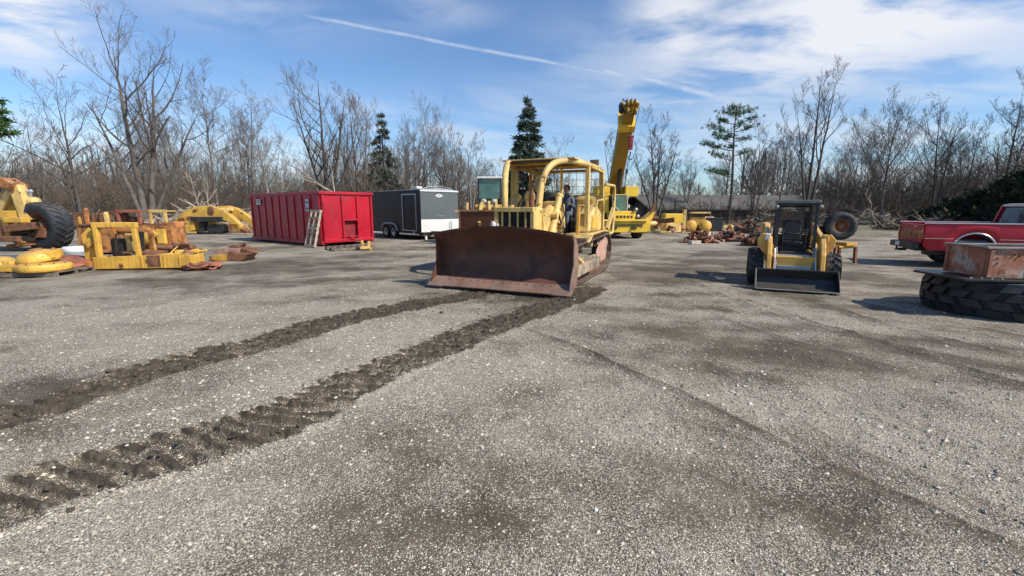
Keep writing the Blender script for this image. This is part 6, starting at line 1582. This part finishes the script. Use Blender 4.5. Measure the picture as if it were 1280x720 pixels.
# yellow guard frame
def guard():
    Y0 = 12.35; p = at(120, 338, Y0); k = Y0/560
    t = thing('guard_frame', 'yellow steel guard with a boxed base and a square upright frame at its left end', 'machine part', (p.x, Y0, 0), R(3))
    W = 116*k*1.02
    m = MB(); m.prism([(0, .03), (W, .06), (W, .40), (W-.12, .46), (.62*W, .42), (0, .36)], 'y', -.05, 0); m.box((W/2, .30, .08), (W, .6, .08)); m.box((W-.02, .28, .24), (.05, .55, .34)); m.box((-.02, .28, .2), (.05, .6, .3)); m.build('base', M['cat2'], t, .01)
    m = MB(); m.box((W*.62, -.055, .25), (.34, .012, .32)); m.box((W*.45, .3, .46), (.9, .5, .05), (0, R(2), 0)); m.build('bare_plate', M['rust'], t)
    x0, x1, zt = .14, 1.20, 1.24
    m = MB(); m.beam([(x0, .02, .3), (x0, .05, zt)], .13, .12); m.beam([(x1, .02, .3), (x1-.06, .05, zt)], .11, .12); m.beam([(x0-.07, .05, zt), (x1+.02, .05, zt)], .13, .15); m.build('upright_frame', M['cat2'], t, .02)
    m = MB(); m.beam([(x0, .62, .1), (x0+.05, .55, 1.1)], .10, .12); m.beam([(x1, .62, .1), (x1, .55, 1.0)], .10, .12); m.beam([(x0, .6, 1.1), (x1, .6, 1.05)], .1, .1); m.build('rear_frame', M['orange'], t, .01)
    m = MB(); m.box((.78, .35, .72), (.24, .06, .55)); m.build('inner_panel', M['cat'], t, .01)
    m = MB(); m.box((.45, .4, .6), (.30, .3, .5)); m.cyl((.55, .1, .5), (.60, .1, 1.0), .03, n=8); m.beam([(1.02, .3, .35), (1.1, .3, 1.05)], .06, .2); m.build('inner_bracket', M['dark'], t, .01)
    m = MB(); m.beam([(-.22, .2, .05), (-.22, .2, .95), (-.1, .2, 1.02)], .03, .34); m.prism([(-.2, .6), (-.02, .75), (-.1, .9), (-.3, .8)], 'y', .1, .2); m.build('hanging_plate', M['cat2'], t)
    m = MB(); m.box((-.12, -.05, .18), (.18, .18, .14)); m.box((-.14, 0, .05), (.1, .1, .1)); m.build('lug', M['orange'], t, .01)
    for x in (.62*W-.32, .62*W+.28, W-.3):
        m = MB(); m.box((x, -.062, .22), (.025, .02, .34)); m.build('rib', M['cat2'], t)
guard()
# rusty machine body behind with frames
def hulk():
    Y0 = 16.6; p = at(100, 318, Y0); k = Y0/560
    t = thing('machine_hulk', 'long rusty orange machine body with posts and window frames standing up along its top', 'machine part', (p.x, Y0, 0), R(2))
    W = 112*k; z = lambda v: at(150, v, Y0).z
    z0, z1 = .12, z(281)
    m = MB(); m.box((W*.20, .5, (z0+z1)/2), (W*.40, 1.0, z1-z0)); m.prism([(W*.38, z0), (W, z0+.05), (W*1.0, z1+.1), (W*.9, z1+.08), (W*.66, z1-.05), (W*.38, z1)], 'y', .15, .95); m.box((W/2, .5, z0), (W, 1.1, .12)); m.build('body', M['orange'], t, .03)
    m = MB(); m.box((W*.5, -.02, z1), (W, .05, .06)); m.box((W*.5, 1.02, z1), (W, .05, .06)); m.build('top_rail', M['rust'], t)
    m = MB(); m.lathe([(0, 0), (.26, 0), (.28, .12), (.20, .3), (0, .34)], (W*.78, .1, .62), (0, -1, 0), 24); m.prism([(W*.66, .3), (W*.72, .3), (W*.93, .75), (W*.80, .98), (W*.70, .62)], 'y', -.15, .0); m.box((W*.93, -.06, .66), (.3, .14, .55)); m.build('transmission_case', M['cat2'], t, .03)
    for f, v0, mt in ((.05, 272, 'cat2'), (.12, 262, 'orange'), (.28, 268, 'rust'), (.33, 267, 'cat')):
        m = MB(); m.beam([(W*f, .1, z1), (W*f-.02, .1, z(v0))], .11, .11); m.rock((W*f-.02, .1, z(v0)), (.15, .14, .14), 1, None, 1); m.build('post', M[mt], t)
    for (f0, f1, v0, mt, dy) in ((.43, .66, 264, 'rustred', .2), (.72, .88, 264, 'cat', .5), (.20, .42, 266, 'rust', .6)):
        m = MB(); a, b, zt = W*f0, W*f1, z(v0)
        m.beam([(a, dy, z1-.1), (a, dy, zt)], .09, .09); m.beam([(b, dy, z1-.1), (b, dy, zt)], .09, .09); m.beam([(a-.045, dy, zt), (b+.045, dy, zt)], .09, .11); m.box(((a+b)/2, dy+.3, zt), (b-a, .6, .04)); m.build('window_frame', M[mt], t, .008)
    m = MB(); m.box((W*.03, .2, z(275)), (.35, .3, .55)); m.box((W*.24, .3, z1+.2), (.4, .3, .35)); m.cyl((W*.18, .1, z1), (W*.18, .1, z1+.45), .06, n=10); m.rock((W*.55, .5, z1+.15), (.5, .4, .3), 3, None, 1); m.rock((W*.40, .5, z1+.22), (.5, .4, .5), 4, None, 1); m.build('loose_fittings', M['rust'], t, .01)
hulk()
def slab_part(u, v, Y0, name, label, cat, dims, mats, seed, n=6, tilt=0):
    p = at(u, v, Y0); t = thing(name, label, cat, (p.x, Y0, 0), R(random.Random(seed).uniform(-20, 20))); rd = random.Random(seed)
    for k in range(n):
        m = MB(); kd = rd.choice(('box', 'beam', 'cyl', 'plate')); W, D, H = dims
        c = Vector((rd.uniform(-.45, .45)*W, rd.uniform(-.4, .4)*D, rd.uniform(.15, .6)*H)); a = rd.uniform(-.5, .5)
        if kd == 'box': m.box(c, (W*rd.uniform(.2, .4), D*.4, H*rd.uniform(.3, .6)), (rd.uniform(-.3, .3), a, rd.uniform(-1, 1)), taper=(.8, .7)); nm = 'block'
        elif kd == 'beam':
            dv = Vector((math.cos(a), rd.uniform(-.5, .5), math.sin(a)*.6))*W*rd.uniform(.25, .48); m.beam([c-dv, c, c+dv*.9+Vector((0, 0, rd.uniform(-.1, .1)*H))], H*.14, H*.22); nm = 'arm'
        elif kd == 'cyl': dv = Vector((math.cos(a), rd.uniform(-.8, .8), math.sin(a)*.5))*W*.22; m.cyl(c-dv, c+dv, H*.13, n=14); m.cyl(c+dv, c+dv*1.7, H*.06, n=10); nm = 'cylinder'
        else: m.prism([(-W*.22, -H*.05), (W*.2, -H*.2), (W*.26, .05*H), (.05*W, .26*H), (-W*.18, .2*H)], 'y', -.02, .02, M=Matrix.Translation(c) @ rotm((rd.uniform(-1.2, 1.2), rd.uniform(-.4, .4), rd.uniform(-1.5, 1.5)))); nm = 'plate'
        lo = min(q[2] for q in m.v)
        if lo < .005: m.v = [(a_, b_, c_-lo+.005) for a_, b_, c_ in m.v]
        m.build(nm, M[rd.choice(mats)], t, .01)
    m = MB(); m.box((0, 0, .06*dims[2]+.01), (dims[0]*.8, dims[1]*.6, .1*dims[2]), (0, 0, .1)); m.build('base', M[mats[0]], t, .01)
    return t
slab_part(228, 312, 15.6, 'ripper_arm', 'rusty slanted arms with a yellow end just right of the rusty orange machine body', 'machine part', (1.5, .8, .75), ['rust', 'cat2', 'rust'], 4, 7)
slab_part(205, 314, 14.6, 'track_link_pile', 'low bits of rusty linkage lying behind the yellow guard base', 'machine part', (1.3, .6, .42), ['rust', 'cat2', 'tframe'], 11, 6)
# scrap plates
def scrap():
    Y0 = 14.7; p = at(292, 326, Y0)
    t = thing('scrap_heap', 'small heap of rusty curved blades on open gravel left of the dumpster', 'scrap', (p.x, Y0, 0), R(-6))
    m = MB(); m.prism([(-.75, .30), (-.55, .18), (.25, .26), (.30, .40), (-.20, .42)], 'y', -.05, .35); m.build('plate', M['pink'], t, .01)
    m = MB(); m.prism([(-.62, .06), (-.4, .0), (.1, .02), (.28, .12), (.1, .22), (-.5, .2)], 'y', -.25, .2); m.build('plate', M['cat2'], t, .01)
    m = MB(); m.prism([(.02, .06), (.3, .0), (.55, .05), (.75, .24), (.3, .26), (.05, .34)], 'y', -.28, .2); m.prism([(-.25, .40), (.0, .5), (.6, .32), (.78, .26), (.3, .2)], 'y', .0, .5); m.build('plate', M['rust'], t, .01)
    m = MB(); m.cyl((-.6, -.2, 0), (-.6, -.2, .14), .06, n=10); m.cyl((.15, .2, .42), (.35, .2, .56), .05, n=10); m.cyl((.3, .3, .0), (.3, .3, .3), .2, n=12); m.build('spacer', M['rust'], t)
scrap()
p = at(240, 338, 12.3)
t = thing('chain_coil', 'coiled rusty chain and rings on the gravel at the right foot of the yellow guard', 'chain', (p.x, 12.3, 0))
rd = random.Random(2)
for k in range(4):
    m = MB(); cx_, cy_, r_ = rd.uniform(-.12, .3), rd.uniform(-.1, .3), rd.uniform(.2, .34); z_ = .04+k*.04
    m.tube([(cx_+r_*math.cos(a), cy_+r_*.8*math.sin(a), z_+.03*math.sin(a*3+k)) for a in np.linspace(0, 2*PI, 26)], .035, 6); m.build('ring', M['rust' if k % 2 else 'rustred'], t)
m = MB(); m.rock((.35, .4, .1), (.5, .35, .22), 3, None, 1); m.rock((-.1, .1, .06), (.4, .3, .1), 5, None, 1); m.build('scrap_lump', M['rustred'], t)
# C-frame scoop
def cframe():
    Y0 = 30.0; p = at(262, 289, Y0); k = Y0/560
    t = thing('push_frame', 'arched yellow push frame lying by the brush pile left of the dumpster', 'machine part', (p.x, Y0, 0), R(-4))
    X = lambda u: (u-262)*k*1.2/1.2; z = lambda v: at(262, v, Y0).z
    for nm, y0, y1 in (('front_beam', -.5, -.1), ('rear_beam', 1.2, 1.6)):
        m = MB(); m.prism([(X(218), .15), (X(219), .55), (X(236), z(266)), (X(252), z(258.5)), (X(272), z(257)), (X(283), z(260)), (X(296), z(268)), (X(309), z(280)), (X(311), .25), (X(303), .2), (X(296), .75), (X(284), z(274)), (X(262), z(272.5)), (X(252), z(273)), (X(249), .25), (X(240), .12)], 'y', y0, y1); m.build(nm, M['cat2'], t, .05)
    m = MB(); m.box((X(233), .5, .35), (X(248)-X(219), 1.6, .45)); m.box((X(265), .5, z(262)), (1.6, 1.7, .25)); m.build('cross_plate', M['cat'], t, .05)
    m = MB(); m.rock((X(274), -.52, z(263)), (.45, .1, .6), 3, None, 1); m.rock((X(235), -.52, z(274)), (.5, .1, .25), 4, None, 1); m.rock((X(246), -.52, z(272)), (.4, .1, .2), 5, None, 1); m.rock((X(254), -.52, z(263)), (.3, .1, .15), 6, None, 1); m.build('rust_patch', M['rust'], t)
    m = MB(); m.box((X(268), -.3, .98), (X(290)-X(250), .6, .32)); m.box((X(258), -.2, .5), (.35, .4, .6)); m.cyl((X(270), -.4, .35), (X(270), .3, .35), .3, n=16); m.cyl((X(280), -.4, .35), (X(280), .3, .35), .3, n=16); m.build('roller_frame', M['dark'], t, .03)
    m = MB(); m.box((X(300), -.35, .45), (.7, .3, .5)); m.rock((X(312), -.3, .3), (.8, .5, .5), 7, None, 1); m.build('end_bracket', M['orange'], t, .02)
    m = MB(); m.box((X(235), -.55, .12), (X(252)-X(218), .1, .12)); m.build('lip', M['cat'], t)
cframe()

# ------------------------------------------------------------------ right middle: piles and parts
def pile(u0, u1, vb, vt, Y0, name, label, mats, seed, n, kind_='scrap'):
    rd = random.Random(seed); a = at(u0, vb, Y0); b = at(u1, vb, Y0); H = at((u0+u1)/2, vt, Y0).z; cx_ = (a.x+b.x)/2; W = (b.x-a.x)
    groups = {}
    for k in range(n):
        x = rd.gauss(0, .24)*W; x = max(-W/2, min(W/2, x)); y = rd.gauss(0, .5)*W*.25; hmax = H*(1-(2*abs(x)/W)**2.2)*.92+.08; z_ = rd.uniform(.05, 1)*hmax*(1-min(1, abs(y)/W*1.6))
        mt = rd.choice(mats); m = groups.setdefault((mt, k % 3), MB()); s_ = rd.uniform(.6, 1.3)
        e = Euler((rd.uniform(-.5, .5), rd.uniform(-.5, .5), rd.uniform(0, 3.1))); d = Vector((1, 0, 0)); d.rotate(e)
        c = Vector((x, y, z_)); j = rd.randint(0, 3)
        if j == 0: m.box(c, (.34*s_, .10*s_, .12*s_), e)
        elif j == 1: m.cyl(c-d*.17*s_, c+d*.17*s_, .06*s_, n=8)
        elif j == 2: m.box(c, (.42*s_, .22*s_, .03), e)
        else: m.lathe([(.05, -.05), (.12, -.05), (.12, .05), (.05, .05)], c, d, 10, closed=True)
    m = MB(); m.rock((0, 0, H*.18), (W*.8, W*.4, H*.5), seed, None, 2); groups[('rust', 9)] = m
    A_ = MB(); slots = []; idx = []
    for (mt, k), m in groups.items():
        if mt not in slots: slots.append(mt)
        A_.add(m.v, m.f); idx += [slots.index(mt)]*len(m.f)
    o = A_.build(name, None, loc=(cx_, Y0, 0))
    for mt in slots: o.data.materials.append(M[mt])
    o.data.polygons.foreach_set('material_index', idx); tag(o, label, kind_, kind='stuff')
pile(855, 893, 305, 288, 22.2, 'track_chain_pile', 'low heap of rusty track chain links, nearest the crane, in the open middle of the yard', ['rust', 'rustred', 'rust', 'pink'], 1, 130)
pile(890, 934, 304, 288, 23.4, 'track_chain_pile', 'low heap of rusty links and pins between the other chain heap and the skid steer', ['rust', 'rust', 'pink', 'rustred', 'dark'], 2, 130)
pile(926, 958, 312, 287, 20.5, 'rusty_part_pile', 'dark rusty parts heaped right beside the left tire of the skid steer', ['rust', 'dark', 'rust'], 3, 90)
pile(915, 965, 292, 272, 31, 'scrap_pile', 'tall dark heap of scrap in front of the barn posts left of the skid steer cab', ['dark', 'rust', 'woodd', 'tframe'], 4, 150)
p = at(868, 306, 21.2); t = thing('steel_block', 'small pale flat block lying at the near foot of the rusty chain heap', 'block', (p.x, 21.2, 0), .2); m = MB(); m.box((0, 0, .10), (.5, .3, .18)); m.build('slab', M['concrete'], t, .02); m = MB(); m.box((.0, 0, .2), (.2, .15, .04)); m.build('pad', M['rust'], t)
slab_part(820, 288, 31, 'blade_bracket', 'pale yellow bracket frame standing first in the row right of the crane', 'machine part', (1.7, 1.0, 1.45), ['cat', 'cat', 'rust'], 21, 10)
slab_part(838, 285, 31.5, 'yellow_post_frame', 'yellow frame with a tall square post, second in the row right of the crane', 'machine part', (1.1, .9, 1.0), ['cat', 'cat2', 'pink'], 22, 8)
def postf():
    Y0 = 32; p = at(850, 285, Y0); t = thing('engine_stand', 'yellow machine end with one tall post, in the row before the barn', 'machine part', (p.x, Y0, 0), .05)
    z = lambda v: at(850, v, Y0).z
    m = MB(); m.beam([(.25, 0, 0), (.25, 0, z(262))], .22, .22); m.build('post', M['cat'], t, .02)
    m = MB(); m.box((-.5, .3, z(267)-.35), (1.3, .8, .7)); m.build('tank', M['crane'], t, .05)
    m = MB(); m.beam([(-1.1, 0, 0), (-1.1, 0, z(272))], .15, .15); m.beam([(-.5, 0, 0), (-.5, 0, z(272))], .15, .15); m.beam([(-1.2, 0, z(272)), (.3, 0, z(272))], .12, .15); m.build('legs_frame', M['cat'], t, .01)
    m = MB(); m.rock((-.4, -.2, .3), (1.4, .7, .6), 3, None, 1); m.build('clutter', M['rustred'], t)
postf()
slab_part(862, 283, 33, 'rusted_bracket', 'pinkish rusty bracket between the tall-post part and the yellow roller', 'machine part', (1.1, .8, .85), ['pink', 'orange', 'cat'], 24, 7)
def roller():
    Y0 = 33; p = at(871, 284, Y0); t = thing('old_roller', 'small old yellow machine with a flat canopy beside the black container', 'roller', (p.x, Y0, 0), R(-10))
    z = lambda v: at(871, v, Y0).z
    m = MB(); m.box((.1, 0, z(266)), (1.3, 1.1, .12)); m.build('canopy', M['cat'], t, .03)
    m = MB(); m.box((0, 0, .75), (1.0, .8, .6)); m.build('body', M['cat2'], t, .05)
    for x in (-.4, .45):
        m = MB(); m.beam([(x, 0, .9), (x, 0, z(266))], .08, .08); m.build('canopy_post', M['orange'], t)
    for x in (-.5, .5):
        m = MB(); m.lathe([(0, -.45), (.40, -.45), (.42, -.4), (.42, .4), (.40, .45), (0, .45)], (x, 0, .42), (0, 1, 0), 26); m.build('drum', M['cat2'], t)
roller()
def container():
    Y0 = 33.5; a = at(879, 283, Y0); b = at(904, 283, Y0); t = thing('black_container', 'low black open-topped box with scrap in it before the barn', 'container', (a.x, Y0, 0), R(4))
    W = b.x-a.x; H = at(890, 272, Y0).z
    m = MB(); m.box((W/2, 0, H/2), (W, .06, H)); m.box((W/2, 1.2, H/2), (W, .06, H)); m.box((0, .6, H/2), (.06, 1.14, H)); m.box((W, .6, H/2), (.06, 1.14, H)); m.build('body', M['black'], t, .01)
    m = MB(); m.rock((W*.4, .6, H*.85), (W*.8, .9, H*.5), 4, None, 1); m.build('load', M['pink'], t)
    m = MB(); m.box((W/2, -.04, H-.04), (W+.08, .06, .08)); m.build('rim', M['dark'], t)
container()
slab_part(911, 283, 33, 'yellow_block', 'small pale yellow machine block just right of the black container', 'machine part', (.85, .7, .75), ['cat', 'cat', 'orange'], 27, 5)

# brush and log piles at the wood edge
def stick_pile(u0, u1, Y0, D, H, n, name, label, mt, seed, rmax=.05, Lm=2.5):
    rg = np.random.default_rng(seed); a = at(u0, 290, Y0); b = at(u1, 290, Y0); W = b.x-a.x
    x = rg.uniform(-.5, .5, n)*W; y = rg.normal(0, .25, n)*D; z = rg.uniform(0.02, 1, n)**1.3*H*(1-(2*abs(x)/W)**2*.8)
    az_ = rg.uniform(0, 2*PI, n); el_ = rg.normal(0.1, .35, n); L = rg.uniform(.3, 1, n)*Lm
    d = np.stack([np.cos(az_)*np.cos(el_), np.sin(az_)*np.cos(el_), np.sin(el_)], 1); c = np.stack([x, y, z], 1)
    P = np.stack([c-d*L[:, None]*.5, c+rg.normal(0, .06, (n, 3)), c+d*L[:, None]*.5], 1); P[..., 2] = np.maximum(P[..., 2], .02)
    r_ = rg.uniform(.2, 1, n)**2*rmax+.012; V, F = tubes(P, np.stack([r_, r_*.85, r_*.5], 1), 5)
    o = npmesh(name, V, F, M[mt]); o.location = ((a.x+b.x)/2, Y0, 0); tag(o, label, 'brush', kind='stuff')
M['stick'] = mat('cut_branches', (.40, .33, .25), .9, var=.4, vscale=1.5)
stick_pile(196, 335, 35.5, 3.0, 1.7, 520, 'branch_pile', 'heap of pale cut branches along the wood edge left of the dumpster', 'stick', 1, .06, 3.2)
stick_pile(20, 200, 37, 2.5, 1.2, 300, 'branch_pile', 'tangle of fallen branches behind the rusty machine bodies', 'woodd', 2, .05, 2.6)
stick_pile(577, 604, 27, 1.2, 1.5, 70, 'branch_pile', 'reddish sticks heaped between the trailer and the loader', 'pink', 3, .05, 1.8)
stick_pile(1045, 1115, 45, 3.0, 1.3, 200, 'log_pile', 'fallen logs and branches at the wood edge between skid steer and pickup', 'wood', 4, .10, 3.4)
stick_pile(1100, 1260, 36, 2.5, 1.0, 300, 'log_pile', 'broken brown branches along the wood edge behind the pickup bed', 'woodd', 5, .08, 2.8)
stick_pile(930, 1040, 42, 3.0, 1.4, 260, 'branch_pile', 'dark branches heaped before the barn behind the skid steer', 'woodd', 6, .06, 2.6)
stick_pile(330, 620, 42, 2.5, 1.6, 420, 'branch_pile', 'pale and brown branches behind the dumpster and trailer', 'stick', 7, .04, 2.6)
def fallen(u0, v0, u1, v1, Y0, Y1, r, label, mt='barkp', seed=0):
    a = at(u0, v0, Y0); b = at(u1, v1, Y1); rg = np.random.default_rng(seed)
    t = thing('fallen_branch', label, 'branch', (a.x, a.y, 0)); o = np.array([a.x, a.y, 0])
    P = np.linspace(a, b, 9)-o+rg.normal(0, .05, (9, 3)); P[0] = np.array(a)-o
    P = P[None]; Rr = np.linspace(r, r*.3, 9)[None]; V, F = tubes(P, Rr, 7); npmesh('bough', V, F, M[mt], t, smooth=True)
    P1, R1 = grow_level(rg, P, Rr, 7, .3, (25, 50), (.2, .4), (.4, .6), 5, .02, .15); P2, R2 = grow_level(rg, P1, R1, 4, .2, (25, 50), (.3, .5), (.5, .7), 4, .02, .15)
    V1, F1 = tubes(P1, np.maximum(R1, .012), 4); V2, F2 = tubes(P2, np.maximum(R2, .01), 3); npmesh('twigs', np.vstack([V1, V2]), np.vstack([F1, F2+len(V1)]), M['stick'], t)
fallen(447, 262, 360, 204, 33, 34, .10, 'pale broken bough slanting down behind the dumpster top rail', seed=1)
fallen(255, 282, 238, 222, 36, 37, .09, 'pale leaning trunk rising from the brush heap, left one of the pair', seed=2)
fallen(262, 282, 258, 226, 36.2, 37, .08, 'pale straight sapling in the brush heap, right one of the pair', seed=3)
fallen(1094, 284, 1082, 238, 42, 42, .09, 'pale bent sapling at the wood edge right of the raised spare wheel', seed=4)
